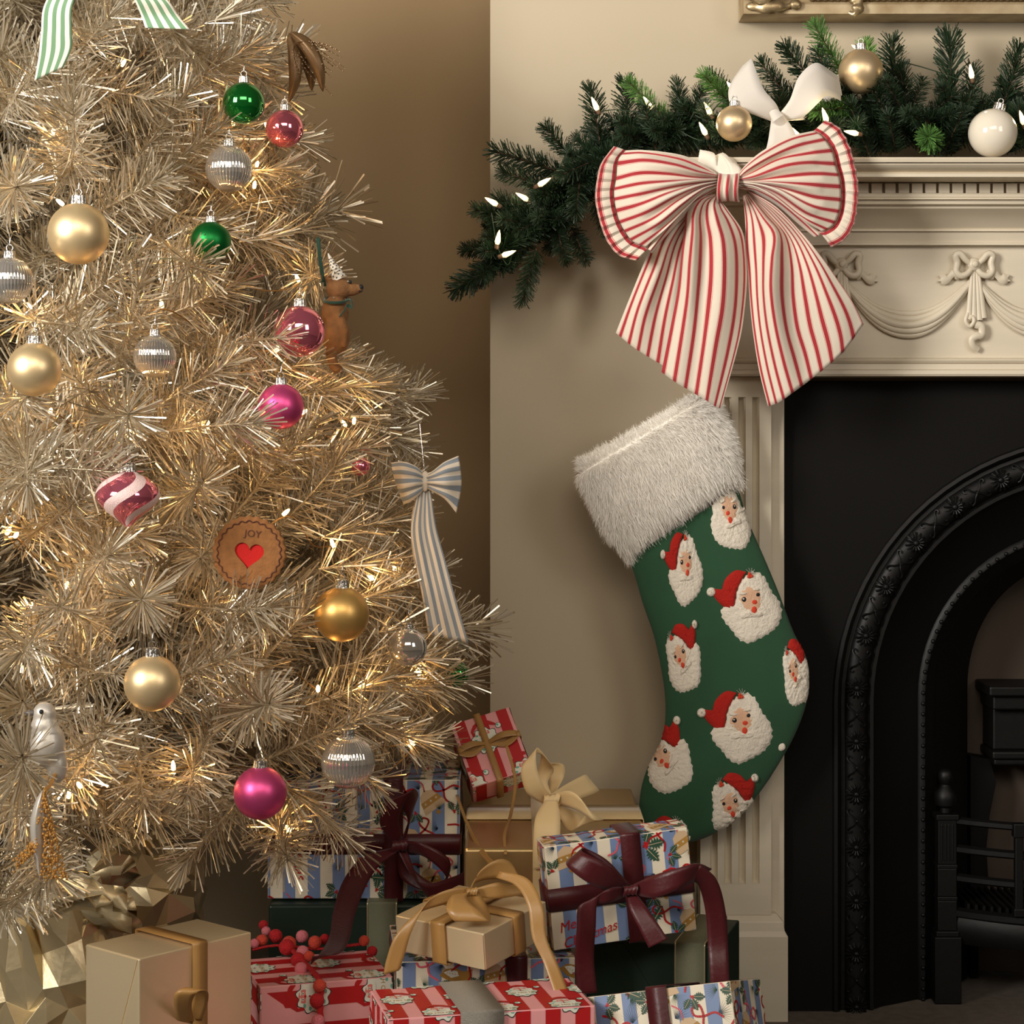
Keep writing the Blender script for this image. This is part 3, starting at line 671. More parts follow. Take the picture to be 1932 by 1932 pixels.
M['glit_silver'] = frost('silver_glitter', (226,218,206)); M['glit_gold'] = frost('gold_glitter', (214,160,84)); M['glit_brown'] = frost('bronze_glitter', (120,92,60)); M['glit_white'] = frost('white_glitter', (244,226,220))
def bauble(px, py, rpx, Y, m, label, group=None, ribs=0, shape=None, hook=True, tilt=0.0, band=None):
    c = P(px, py, Y); r = rpx*Y/F; t = thing('bauble', label, 'bauble', c, group)
    prof = [(r*math.sin(a), -r*math.cos(a)) for a in [math.pi*(i+.02)/24.04*.985 for i in range(25)]] if shape is None else [(r*a, r*b) for a, b in shape]
    mats = [m] if band is None else [m, band]
    mb = MB(); mb.lathe(prof, (0,0,0), ribs*6 if ribs else 40, fr=(lambda th, z: 1+.013*math.cos(ribs*th)) if ribs else None)
    o = mb.build('glass_body', mats, t, world=False, angle=180); o.rotation_euler = (0, tilt, .2)
    top = prof[-1][1]; h = .0065*r/.03+.0015; cp = MB(); cr_ = r*.245
    cp.lathe([(cr_*1.06, top-.0022), (cr_, top+.001), (cr_*.98, top+h*.9), (cr_*.85, top+h), (.0005, top+h*1.02)], n=32, fr=lambda th, z: 1+(.06*math.cos(16*th) if z < top+.002 else .012*math.cos(16*th)))
    co = cp.build('cap', M['silver'], t, world=False); co.rotation_euler = (0, tilt, 0)
    rp = MB(); rp.tube([Vector((.0035*math.cos(a), 0, top+h+.003+.0035*math.sin(a))) for a in [2*math.pi*i/14 for i in range(15)]], .0006, 6, cap=False)
    if hook: rp.tube(cr([(0,0,top+h+.006),(.001,0,top+h+.014),(.002,.012,top+h+.022),(.001,.03,top+h+.022)], 10), .0005, 5)
    ro = rp.build('ring', M['silver'], t, world=False); ro.rotation_euler = (0, tilt, 0); tag(ro, kind='stuff')
    if band == 'x': pass
    return t
bauble(1624,135,42,2.86,M['b_cham'],'satin champagne bauble half sunk in the garland above the white ribbon bow',hook=False)
bauble(1385,233,34,2.80,M['b_cham'],'small shiny champagne bauble in front of the garland left of the white ribbon',hook=False)
bauble(1873,251,46,2.83,M['b_white'],'plain white bauble resting on the mantel shelf at the right',hook=False,tilt=.25)
def tree_bauble(px, py, rpx, m, label, push=.055, **k):
    p = on_cone(px, py, .02); return bauble(px, py, rpx, p.y-push, m, label, **k)
tree_bauble(460,195,40,M['b_green'],'shiny green glass bauble high on the right of the tree')
tree_bauble(537,243,36,M['b_pink'],'shiny pink bauble half hidden below the shiny green one',push=.0)
tree_bauble(148,441,58,M['b_gold'],'largest pale satin gold bauble at upper left of the tree',push=.09)
tree_bauble(398,456,38,M['b_dgreen'],'satin dark green bauble partly covered by tinsel',push=.03)
tree_bauble(18,529,44,M['b_silver'],'ribbed silver bauble cut by the left edge of the picture',push=.07,ribs=44)
tree_bauble(65,697,51,M['b_gold'],'pale satin gold bauble below the ribbed silver one at far left',push=.09)
tree_bauble(565,625,49,M['b_pink'],'shiny pink bauble beside the felt bear',push=.04)
tree_bauble(530,767,43,M['b_mag'],'dark satin magenta bauble in the middle of the tree',push=.06)
tree_bauble(645,1159,52,M['b_dgold'],'deep gold satin bauble beside the biscuit ornament',push=.07)
tree_bauble(770,1222,36,M['b_silver'],'shiny silver mirror bauble by the end of the blue striped bow',push=.03)
tree_bauble(287,1289,53,M['b_gold'],'pale satin gold bauble low in the middle of the tree',push=.11)
tree_bauble(491,1496,50,M['b_mag'],'bright satin magenta bauble on a lowest branch',push=.09)
tree_bauble(657,1438,50,M['b_silver'],'ribbed silver bauble on a lowest branch above the presents',push=.08,ribs=44)
tree_bauble(432,318,44,M['b_silver'],'ribbed silver bauble mostly hidden by tinsel under the green one',push=.01,ribs=44)
tree_bauble(292,672,40,M['b_silver'],'ribbed silver bauble half behind a branch left of the shiny pink one',push=.02,ribs=44)
tree_bauble(862,1272,24,M['b_green'],'small green bauble deep among the lowest right branches',push=-.02)
tree_bauble(680,880,18,M['b_pink'],'tiny pink bauble deep in the tinsel left of the blue bow',push=-.03)
# swirled drop
S = [(.05,-.98),(.12,-.93),(.25,-.80),(.48,-.60),(.78,-.33),(.95,-.10),(1.0,.08),(.97,.25),(.85,.48),(.62,.70),(.40,.82),(.26,.90),(.22,.95)]
S = [tuple(p) for p in cr(S, 30)]
t = tree_bauble(241,940,60,M['b_pink'],'onion-shaped pink bauble with frosted white swirls',push=.10,shape=[(a,b*.92) for a,b in S])
bo = [c for c in bpy.data.objects if c.parent == t and c.name.startswith('glass_body')][0]
rr = 60*t.location.y/F; mb = MB()
for k in range(4):
    G = []
    for i, (a, b) in enumerate(S[1:-1]):
        th = 2*math.pi*k/4+1.2+b*1.5; wv = .30 if .0 < i else .1
        G.append([Vector((rr*(a+.012)*math.cos(th+d), rr*(a+.012)*math.sin(th+d), rr*b*.92)) for d in (-wv, -wv/2, 0, wv/2, wv)])
    mb.grid(G)
sw = mb.build('frosted_swirl', mat('frosted_white_band', (246,214,210), .7, bump=.5, bump_scale=900), t, world=False); sw['kind'] = 'stuff'; sw.rotation_euler = (0, 0, .2)

# ------------------------------------------------------------ white ribbon bow in the garland
M['white_velvet'] = mat('white_velvet', (216,208,198), .85, sheen=.5, bump=.1, bump_scale=600)
wb = thing('white_ribbon_bow', 'white velvet ribbon bow in the fir garland above the striped bow', 'bow', P(1468,225,2.82))
def wrib(name, st, n=40, parent=wb, m=None, t=.0008):
    o = ribbon(MB(), [RP(*s) for s in st], n).build(name, m or M['white_velvet'], parent, angle=180); solid(o, t); return o
wrib('left_loop', [(1466,226,2.82,20,20),(1440,205,2.805,52,20),(1412,185,2.80,68,25),(1402,160,2.805,66,32),(1400,135,2.815,56,45),(1409,118,2.83,20,40)])
wrib('right_loop', [(1470,228,2.82,20,-5),(1502,205,2.805,40,-50),(1525,170,2.80,62,-55),(1548,150,2.805,66,-72),(1572,160,2.82,52,-80),(1585,168,2.835,46,-85)])
wrib('right_loop_back', [(1472,228,2.85,24,0),(1510,205,2.855,50,-50),(1545,180,2.86,58,-65),(1575,165,2.85,44,-75),(1585,160,2.838,40,-80)])
wrib('tail', [(1468,222,2.815,26,10),(1474,245,2.80,44,5),(1478,275,2.795,62,0),(1472,310,2.80,74,0)])
mb = MB(); mb.tube([P(1461,212,2.812), P(1468,224,2.805), P(1478,236,2.812)], lambda t: .008+.004*math.sin(math.pi*t), 12, flat=.7); mb.build('knot', M['white_velvet'], wb)
# ------------------------------------------------------------ striped fabric bow
RED = (164,38,46)
M['ticking'] = stripes('red_ticking', (218,206,189), [(.5,.145,RED),(.30,.018,(204,108,102)),(.70,.018,(204,108,102))])
M['ruffle'] = stripes('red_ticking_ruffle', (218,206,189), [(.17,.085,RED),(.05,.018,(198,92,92)),(.83,.085,RED),(.70,.018,(198,92,92)),(.96,.018,(198,92,92))])
BWC = P(1373, 352, 2.77)
bow = thing('striped_fabric_bow', 'large cream bow with red ticking stripes and frilled loops on the mantel corner', 'bow', BWC)
def sheet(name, guides, n_st, nu=44, nv=60, vs=None, disp=None, mt=None, flip=False, v0=0.0, t=.0011):
    G, uv = loft([[tuple(P(*p)) for p in g] for g in guides], nu, nv, vs, disp)
    uv = [[(u, v0+v*n_st) for u, v in r] for r in uv]
    o = MB().grid(G, uv=uv).build(name, mt or M['ticking'], bow, angle=180); solid(o, t); return o
def fold(a, k, ph=0.0, z=0.0):
    return lambda u, v: (0, a*math.sin(2*math.pi*k*v+ph)*math.sin(math.pi*min(1, u*1.15+.06))**.6-z*math.sin(math.pi*v)*math.sin(math.pi*u), 0)
LS = [(1181,284),(1167,302),(1163,337),(1159,361),(1161,386),(1168,414),(1179,436),(1194,455),(1218,466)]
LT = [[(1354,329),(1322,308),(1290,294),(1245,286),(1210,283),LS[0]],[(1354,331),(1318,322),(1275,308),(1215,298),LS[1]],[(1354,335),(1310,333),(1262,327),(1210,326),LS[2]],[(1354,338),(1310,341),(1260,346),(1205,352),LS[3]],
      [(1354,341),(1312,347),(1262,358),(1208,375),LS[4]],[(1354,343),(1315,352),(1270,370),(1218,396),LS[5]],[(1354,346),(1320,356),(1280,378),(1232,412),LS[6]],[(1354,348),(1324,360),(1290,386),(1245,424),LS[7]],[(1354,351),(1326,364),(1296,392),(1256,432),LS[8]]]
def dep(gs, prof): return [[(x, y, prof(i/(len(g)-1))-.012*math.sin(math.pi*k/(len(gs)-1))*math.sin(math.pi*.8*i/(len(g)-1))) for i, (x, y) in enumerate(g)] for k, g in enumerate(gs)]
lp = lambda t: 2.778-.022*math.sin(math.pi*t*.9)-.004*t
sheet('left_loop', dep(LT, lp), 10, nv=100, disp=fold(.0060, 4.5))
RS = [(1535,247),(1552,259),(1569,284),(1577,315),(1584,340),(1586,371),(1583,399),(1572,424),(1552,437)]
RT = [[(1392,334),(1404,315),(1435,287),(1485,259),RS[0]],[(1392,336),(1412,318),(1450,295),(1500,272),RS[1]],[(1392,338),(1420,325),(1470,300),(1520,290),RS[2]],[(1392,340),(1425,335),(1480,318),(1525,312),RS[3]],
      [(1392,341),(1430,341),(1480,340),(1535,338),RS[4]],[(1392,343),(1430,345),(1480,352),(1540,366),RS[5]],[(1392,344),(1428,347),(1470,358),(1530,388),RS[6]],[(1392,346),(1426,350),(1465,365),(1520,404),RS[7]],[(1392,348),(1424,353),(1460,372),(1510,412),RS[8]]]
sheet('right_loop', dep(RT, lp), 10, nv=100, disp=fold(.0060, 4.5, 1.0))
# back halves of the loops, seen under the front ones
sheet('left_loop_back', [[(1354,347,2.782),(1318,364,2.79),(1270,396,2.80),(1230,440,2.795),(1219,470,2.775)],[(1354,352,2.776),(1326,366,2.77),(1288,392,2.768),(1250,440,2.768),(1226,472,2.768)],[(1354,356,2.784),(1332,372,2.79),(1296,404,2.79),(1254,448,2.785),(1230,478,2.775)]], 2.4)
sheet('right_loop_back', [[(1392,345,2.782),(1430,350,2.79),(1480,372,2.80),(1530,415,2.79),(1552,437,2.776)],[(1392,350,2.776),(1428,356,2.77),(1470,378,2.768),(1515,415,2.768),(1545,444,2.768)],[(1392,354,2.784),(1424,364,2.79),(1462,386,2.79),(1506,422,2.785),(1538,448,2.775)]], 2.4)
def ruffle(name, inner, outer, n_pl):
    n = n_pl*10; A = cr([tuple(P(x, y, 2.772)) for x, y in inner], n); B = cr([tuple(P(x, y, 2.768)) for x, y in outer], n); G = []; uv = []
    for i in range(n):
        ph = (i % 10)/10; saw = (ph if ph < .8 else (1-ph)*4)
        row = []
        for j in range(9):
            t = j/8; p = Vector(A[i])*(1-t)+Vector(B[i])*t; am = .0022+.0050*t
            tng = Vector(B[min(i+1,n-1)])-Vector(B[max(i-1,0)]); tng.normalize()
            row.append(p+Vector((0, -am*saw-.003*math.sin(math.pi*t), 0))+tng*(.0025*math.sin(2*math.pi*ph)*t))
        G.append(row); uv.append([(i/n, .001+.998*j/8) for j in range(9)])
    o = MB().grid(G, uv=uv).build(name, M['ruffle'], bow, angle=50); solid(o, .0008)
ruffle('left_frill', LS+[(1222,470)], [(1158,276),(1134,309),(1126,340),(1123,374),(1128,405),(1136,433),(1147,458),(1168,482),(1203,493)], 14)
ruffle('right_frill', RS+[(1545,437)], [(1557,227),(1583,242),(1603,278),(1614,318),(1619,355),(1617,393),(1611,424),(1594,452),(1566,468)], 14)
# tails
sheet('left_tail_under', [[(1348,366,2.795),(1286,399,2.802),(1240,440,2.806),(1218,489,2.81),(1183,575,2.82),(1162,628,2.822)],
  [(1349,368,2.795),(1300,402,2.80),(1262,450,2.80),(1240,510,2.80),(1210,590,2.81),(1195,655,2.815)],[(1350,370,2.795),(1310,405,2.805),(1280,460,2.812),(1262,530,2.815),(1245,600,2.82),(1231,678,2.82)],
  [(1350,372,2.798),(1316,410,2.81),(1300,470,2.815),(1290,540,2.818),(1280,620,2.82),(1272,702,2.822)]], 6, nv=70, disp=fold(.003, 2.2))
sheet('left_tail', [[(1350,366,2.785),(1316,374,2.782),(1296,393,2.785),(1292,430,2.79),(1286,480,2.795),(1279,545,2.80),(1268,603,2.806),(1248,702,2.814)],
  [(1350,367,2.783),(1324,378,2.776),(1311,402,2.772),(1309,440,2.772),(1304,500,2.776),(1300,560,2.784),(1292,620,2.794),(1276,722,2.806)],
  [(1351,368,2.783),(1332,382,2.782),(1326,410,2.786),(1330,450,2.79),(1330,510,2.79),(1325,570,2.795),(1318,640,2.80),(1303,738,2.81)],
  [(1352,369,2.783),(1345,386,2.776),(1350,415,2.775),(1360,455,2.776),(1362,515,2.78),(1358,580,2.786),(1346,650,2.795),(1330,754,2.806)],
  [(1353,370,2.784),(1360,392,2.784),(1376,420,2.788),(1389,460,2.79),(1392,520,2.795),(1388,590,2.80),(1375,665,2.806),(1350,767,2.812)],
  [(1354,371,2.786),(1376,400,2.79),(1400,436,2.80),(1407,480,2.81),(1409,526,2.81),(1405,580,2.81),(1396,640,2.81),(1360,771,2.815)]], 6.6, nv=90, v0=.35)
sheet('right_tail', [[(1402,370,2.80),(1406,417,2.806),(1406,464,2.81),(1411,511,2.812),(1414,557,2.814),(1420,619,2.816),(1432,697,2.818),(1449,767,2.82)],
  [(1406,368,2.797),(1420,400,2.80),(1428,440,2.80),(1432,500,2.80),(1434,560,2.802),(1440,620,2.806),(1453,690,2.812),(1470,759,2.816)],
  [(1410,366,2.792),(1440,410,2.786),(1462,442,2.782),(1458,490,2.780),(1456,545,2.782),(1464,610,2.79),(1480,680,2.80),(1497,740,2.81)],
  [(1412,365,2.794),(1450,406,2.800),(1480,445,2.80),(1490,500,2.80),(1492,560,2.804),(1500,620,2.808),(1515,670,2.812),(1527,718,2.814)],
  [(1413,363,2.792),(1458,402,2.790),(1496,450,2.80),(1516,500,2.80),(1530,560,2.802),(1540,610,2.806),(1552,655,2.81),(1560,692,2.814)],
  [(1412,361,2.788),(1464,398,2.780),(1508,445,2.788),(1540,500,2.79),(1562,550,2.794),(1580,595,2.80),(1590,630,2.806),(1594,660,2.812)],
  [(1405,356,2.785),(1462,388,2.778),(1512,438,2.784),(1550,485,2.79),(1582,530,2.798),(1606,565,2.804),(1620,592,2.81),(1629,612,2.814)]], 10.2, nv=120, v0=.2)
# knot: gathered band
G = []; uv = []
for i in range(33):
    a = math.pi*(-.15+1.3*i/32); row = []; r = []
    for j in range(25):
        s = j/24; x = 1354+40*s; b = 1-.10*math.cos(math.pi*2*s)+.09*math.sin(s*16+.5*math.sin(i*.3)); y = 354-27*math.cos(a)*(1-.08*math.sin(math.pi*s)); row.append(P(x+1.5*math.sin(i*.25), y, 2.782-.026*math.sin(a)*b)); r.append((i/32, s*2.6+.25))
    G.append(row); uv.append(r)
o = MB().grid(G, uv=uv).build('knot', M['ticking'], bow, angle=180); solid(o, .001)
# the white cloth that ties the bow to the shelf
tie = thing('white_cloth_tie', 'white cloth strip looped over the shelf edge holding the striped bow', 'ribbon', P(1365,310,2.78))
for st in ([(1352,335,2.785,16,60),(1342,312,2.786,34,60),(1330,300,2.795,38,40),(1318,297,2.80,30,80)],[(1374,332,2.780,20,0),(1368,318,2.783,40,10),(1352,304,2.788,46,25),(1345,295,2.80,40,20)],[(1386,334,2.778,12,-20),(1388,318,2.780,26,-20),(1378,303,2.787,34,-30),(1368,295,2.80,30,-10)]):
    wrib('cloth_fold', st, 20, tie, mat('white_cotton', (232,222,206), .85, sheen=.3), .001)

# ------------------------------------------------------------ stocking
SC0 = P(1350, 1200, 2.885)
sock = thing('green_christmas_stocking', 'green Christmas stocking with white fur cuff and bearded faces hanging over the pilaster', 'stocking', SC0)
M['felt_green'] = mat('green_felt', (38,80,52), .9, sheen=.15, noise_amt=.12, noise_scale=14, bump=.15, bump_scale=700)
ST = [((1186,1052),(1393,922)),((1200,1095),(1413,985)),((1213,1140),(1440,1048)),((1232,1195),(1468,1115)),((1246,1255),(1496,1190)),((1254,1310),(1521,1240)),((1255,1355),(1527,1290)),((1249,1392),(1519,1335)),
      ((1237,1420),(1501,1383)),((1222,1447),(1476,1430)),((1210,1485),(1441,1485)),((1206,1525),(1396,1540)),((1213,1555),(1350,1572)),((1230,1574),(1312,1587)),((1252,1586),(1287,1592))]
SA = [np.array(a, float) for a, b in ST]; SB = [np.array(b, float) for a, b in ST]
ns = 56; la = cr(SA, ns, list(range(len(ST)))); lb = cr(SB, ns, list(range(len(ST)))); YS = 2.893
def sthick(u): return .021*min(1, (1-u)*7+.15)**.5*(1-.15*u)
def sfold(u, s): return .0035*math.exp(-((s-.02-.25*u)/.16)**2)*(1-u)*1.4+.0016*math.sin(s*5+u*7)
G = []
for i in range(ns):
    u = i/(ns-1); row = []
    for j in range(48):
        a = 2*math.pi*j/48; s = math.cos(a); p = la[i]*(1-s)/2+lb[i]*(1+s)/2; y = YS-sthick(u)*math.sin(a)
        if math.sin(a) > 0: y += sfold(u, s)*math.sin(a)
        row.append(P(p[0], p[1], y))
    G.append(row)
mb = MB(); mb.grid(G, closed=True); mb.add(G[-1], [tuple(range(48))]); mb.build('felt_body', M['felt_green'], sock, angle=180)
LA = np.array(la); LB_ = np.array(lb); LD = LB_-LA; LL = np.linalg.norm(LD, axis=1); LN = LD/LL[:, None]
def sock_front(x, y):
    dx = x-LA[:, 0]; dy = y-LA[:, 1]; e = np.abs(LN[:, 0]*dy-LN[:, 1]*dx); i = int(e.argmin()); s = float((dx[i]*LD[i, 0]+dy[i]*LD[i, 1])/LL[i]**2)*2-1
    u = i/(ns-1); sc = max(-1, min(1, s))
    if abs(s) > 1 or (e[i] > 6 and i in (0, ns-1)): p = LA[i]*(1-sc)/2+LB_[i]*(1+sc)/2; x, y = float(p[0]), float(p[1])
    k = math.sqrt(1-sc*sc)
    return x, y, YS-sthick(u)*k+sfold(u, sc)*k+(min(.2, abs(s)-1) if abs(s) > 1 else 0)*.05
M['p_white'] = mat('white_boucle', (232,222,206), .95, bump=.7, bump_scale=260); M['p_red'] = mat('red_boucle', (178,30,18), .95, bump=.6, bump_scale=420)
M['p_skin'] = mat('peach_chenille', (222,178,146), .9, bump=.4, bump_scale=500); M['p_lip'] = mat('orange_red_stitch', (214,66,40), .8); M['p_eye'] = mat('black_stitch', (24,26,30), .6); M['p_sil'] = mat('silver_thread', (200,200,190), .4, metal=.6)
def radial(mb, poly, tr, h, mi, rings=7, seed=0, bump=.0, c=None, steps=4, lob=0):
    n0 = len(poly); pl = cr([np.array(p, float) for p in poly+[poly[0]]], n0*steps+1)[:-1]; n = len(pl)
    c = np.array(c if c is not None else np.mean(pl, 0)); g = np.random.default_rng(seed); vs = []; 
    for r in range(rings+1):
        k = 1-r/rings
        for i, p in enumerate(pl):
            q = c+(p-c)*(k+(lob*math.sin(i*2.3+seed)*k if lob else 0)); hh = h*(1-k**4)**.5 if r else -.0006
            x, y, Y = tr(*q); vs.append(P(x, y, Y-hh-(bump*g.random() if r else 0)-.0002))
    fs = [(r*n+j, r*n+(j+1) % n, (r+1)*n+(j+1) % n, (r+1)*n+j) for r in range(rings) for j in range(n)]
    mb.add(vs, fs, mi)
def facepatch(cx, cy, s=1, rot=0, mir=1, sx=1, sy=1, seed=0, hat=True, pom=True, face=True):
    cr_, sr = math.cos(math.radians(rot)), math.sin(math.radians(rot))
    def tr(x, y):
        x, y = x*mir*s, y*s; X, Y_ = x*cr_-y*sr, x*sr+y*cr_; return sock_front(cx+X*sx, cy+Y_*sy)
    mb = MB(); cloud = [(-5,-58),(10,-67),(28,-60),(38,-42),(46,-27),(60,-8),(63,18),(54,38),(40,50),(22,60),(0,69),(-20,60),(-32,44),(-48,26),(-53,8),(-44,-3),(-28,-2),(-22,-30),(-14,-50)]
    radial(mb, cloud, tr, .0030, 0, 12, seed, .0018, (6, 10), lob=.03)
    if face:
        radial(mb, [(6,-39),(20,-34),(27,-18),(24,0),(10,10),(-6,6),(-16,-6),(-16,-24),(-6,-36)], lambda x, y: (lambda q: (q[0], q[1], q[2]-.0034))(tr(x, y)), .0012, 2, 4, seed+3, .0003)
        lay = lambda d: (lambda x, y: (lambda q: (q[0], q[1], q[2]-d))(tr(x, y)))
        for (ex, ey, rx, ry, mi_) in ((-8,-14,5,5.5,4),(18,-23,4,4,4),(12,-9,6,5,3),(11,5,5.5,7,3),(-10,-25,8,2.6,0),(15,-33,7,2.4,0),(-9,-15,1.8,1.8,0)):
            radial(mb, [(ex+rx*math.cos(a), ey+ry*math.sin(a)) for a in [2*math.pi*k/8 for k in range(8)]], lay(.0046 if mi_ else .0052 if ry > 2 else .0060), .0012, mi_, 3, 1, 0, steps=2)
        radial(mb, [(-17,12),(0,6),(14,12),(26,8),(30,16),(16,20),(0,20),(-16,22)], lay(.0034), .002, 0, 5, seed+5, .0014)
    if hat:
        radial(mb, [(-4,-66),(-24,-69),(-44,-52),(-52,-28),(-60,-27),(-68,-34),(-64,-18),(-50,-3),(-36,6),(-27,-3),(-23,-28),(-13,-50)], lambda x, y: (lambda q: (q[0], q[1], q[2]-.0012))(tr(x, y)), .003, 1, 9, seed+1, .0006, (-36,-32))
        for (hx, hy) in ((2,-62),(6,-58),(1,-57)):
            radial(mb, [(hx+3.4*math.cos(a), hy+3.4*math.sin(a)) for a in [2*math.pi*k/8 for k in range(8)]], lambda x, y: (lambda q: (q[0], q[1], q[2]-.0045))(tr(x, y)), .0012, 3, 3, 1, 0, steps=2)
        for k in range(5):
            a = -2.3+.5*k; pts = [tr(4+r*math.cos(a+.12*math.sin(r)), -62+r*math.sin(a)) for r in (2, 7, 12)]
            mb.tube([P(p[0], p[1], p[2]-.0045) for p in pts], .0004, 4, mi=5)
    if pom: radial(mb, [(-70+9*math.cos(a), -28+9*math.sin(a)) for a in [2*math.pi*k/10 for k in range(10)]], lambda x, y: (lambda q: (q[0], q[1], q[2]-.0006))(tr(x, y)), .0045, 0, 5, seed+2, .0014, steps=3)
    mb.build('bearded_face_patch', [M['p_white'], M['p_red'], M['p_skin'], M['p_lip'], M['p_eye'], M['p_sil']], sock, angle=70)
facepatch(1412,1145,1.0,0,seed=1); facepatch(1394,1373,1.0,0,seed=2)
facepatch(1291,1075,1.02,0,sx=.56,seed=3); facepatch(1291,1244,.97,-42,-1,.60,seed=4)
facepatch(1384,972,1.0,-22,-1,.74,seed=5,hat=False,pom=False); facepatch(1503,1271,.95,-42,-1,.46,seed=6,pom=False)
facepatch(1260,1432,1.0,-52,-1,.80,seed=7); facepatch(1388,1526,.95,-32,-1,.85,seed=8); facepatch(1262,1604,.9,10,1,.95,seed=9)
mb = MB(); x, y, Y_ = sock_front(1474,1409); mb.ball(P(x, y, Y_), .006, 12, 8, (1,.5,1)); mb.build('pompom_patch', M['p_white'], sock)
# fur cuff
M['fur'] = mat('white_faux_fur', (255,250,242), .8, sheen=.3)
cuA = [(1092,872),(1100,905),(1122,950),(1150,1005),(1185,1048)]; cuB = [(1305,752),(1340,760),(1366,800),(1382,850),(1392,905)]
A_ = cr([np.array(p, float) for p in cuA], 24); B_ = cr([np.array(p, float) for p in cuB], 24); G = []
for i in range(24):
    u = i/23; th = .032*max(.02, 1-abs(1-2*u)**5)**.5; row = []
    for j in range(40):
        a = 2*math.pi*j/40; s = math.cos(a); p = A_[i]*(1-s)/2+B_[i]*(1+s)/2; row.append(P(p[0], p[1], 2.885-th*math.copysign(abs(math.sin(a))**.8, math.sin(a))))
    G.append(row)
mb = MB(); mb.grid(G, closed=True); mb.add(G[0], [tuple(range(40))[::-1]]); mb.add(G[-1], [tuple(range(40))]); mb.build('fur_cuff', M['fur'], sock, angle=180)
nh = 52000; gi = nrg.random(nh)*22.999; gj = nrg.random(nh)*40; Ga = np.array([[list(p) for p in r] for r in G])
i0 = gi.astype(int); j0 = gj.astype(int) % 40; fi = (gi-i0)[:, None]; fj = (gj-gj.astype(int))[:, None]; j1 = (j0+1) % 40; i1 = i0+1
p = (Ga[i0,j0]*(1-fi)+Ga[i1,j0]*fi)*(1-fj)+(Ga[i0,j1]*(1-fi)+Ga[i1,j1]*fi)*fj
# extra hairs on the two rims
dn = Ga[i1,j0]-Ga[i0,j0]; dn /= np.linalg.norm(dn, axis=1)[:, None]; dj = Ga[i0,j1]-Ga[i0,j0]; nr = np.cross(dj, dn); nr /= np.linalg.norm(nr, axis=1)[:, None]
cen = Ga.mean((0, 1)); nr *= np.sign(((p-cen)*nr).sum(1).mean())
v = gi/23; ax = np.where(v < .12, -1.0, np.where(v > .8, 1.2, .55))[:, None]
clump = np.stack([np.sin(p[:, 0]*90+p[:, 2]*60), np.zeros(nh), np.cos(p[:, 2]*80-p[:, 0]*50)], 1)*.12
d = nr*np.where(v < .10, .35, 1.0)[:, None]+dn*ax*.9+clump+nrg.normal(size=(nh, 3))*.22; d /= np.linalg.norm(d, axis=1)[:, None]; l = (.0115*(.6+.7*nrg.random(nh)))[:, None]
m_ = p+d*l*.5; tp = p+(d+dn*.35+nrg.normal(size=(nh, 3))*.12)*l; sd = np.cross(d, nrg.normal(size=(nh, 3))); sd /= np.linalg.norm(sd, axis=1)[:, None]; wd = .00033
Vh = np.stack([p-sd*wd, p+sd*wd, m_+sd*wd*.8, m_-sd*wd*.8, tp+sd*wd*.25, tp-sd*wd*.25], 1).reshape(-1, 3)-np.array(SC0)
b = np.arange(nh)*6; Fh = np.concatenate([np.stack([b, b+1, b+2, b+3], 1), np.stack([b+3, b+2, b+4, b+5], 1)])
tag(link('fur_hair', npmesh('fur_hair', Vh, Fh, M['fur']), sock), kind='stuff')
MB().tube([P(1330,760,2.88), P(1335,735,2.875), P(1345,700,2.875), P(1350,690,2.90)], .003, 6).build('hanging_loop', M['felt_green'], sock)
# ------------------------------------------------------------ other ornaments on the tree
def text_mesh(txt, size, mtl, name, parent, mat4, italic=0.0):
    cu = bpy.data.curves.new('txt', 'FONT'); cu.body = txt; cu.size = size; cu.align_x = 'CENTER'; cu.align_y = 'CENTER'; cu.shear = italic; cu.resolution_u = 3
    o = bpy.data.objects.new('txt', cu); C.objects.link(o); dg = bpy.context.evaluated_depsgraph_get(); me = bpy.data.meshes.new_from_object(o.evaluated_get(dg)); bpy.data.objects.remove(o)
    me.name = name; me.materials.clear(); me.materials.append(mtl); me.transform(mat4)
    return link(name, me, parent) if parent else me
# biscuit
p = on_cone(470, 1043, .0); yc = p.y-.07; c = P(470, 1043, yc); k = yc/F
bis = thing('felt_biscuit', 'round brown biscuit ornament reading JOY with a red heart', 'ornament', c)
M['biscuit'] = mat('brown_felt', (150,98,52), .9, noise_amt=.25, noise_scale=120, bump=.3, bump_scale=500); M['icing'] = mat('dark_brown_stitch', (84,44,28), .8)
R0 = 69*k; tl_ = math.radians(7)
def rt(x, z, y=0): return Vector((x*math.cos(tl_)+z*math.sin(tl_), y, -x*math.sin(tl_)+z*math.cos(tl_)))
heart = []
for i in range(40):
    a = 2*math.pi*i/40; hx = 16*math.sin(a)**3; hz = 13*math.cos(a)-5*math.cos(2*a)-2*math.cos(3*a)-math.cos(4*a); heart.append((hx*1.72*k+.0, hz*1.72*k-3*k))
G = []
for r_, y in ((.0, .0), (1.0, 0), (1.0, .001), (1.0, .006), (0, .007)):
    row = []
    for i in range(160):
        a = 2*math.pi*i/160; rad = R0*(1+.022*math.cos(26*a)); h = heart[int(i/4)] if False else None
        row.append((a, rad, y, r_))
    G.append(row)
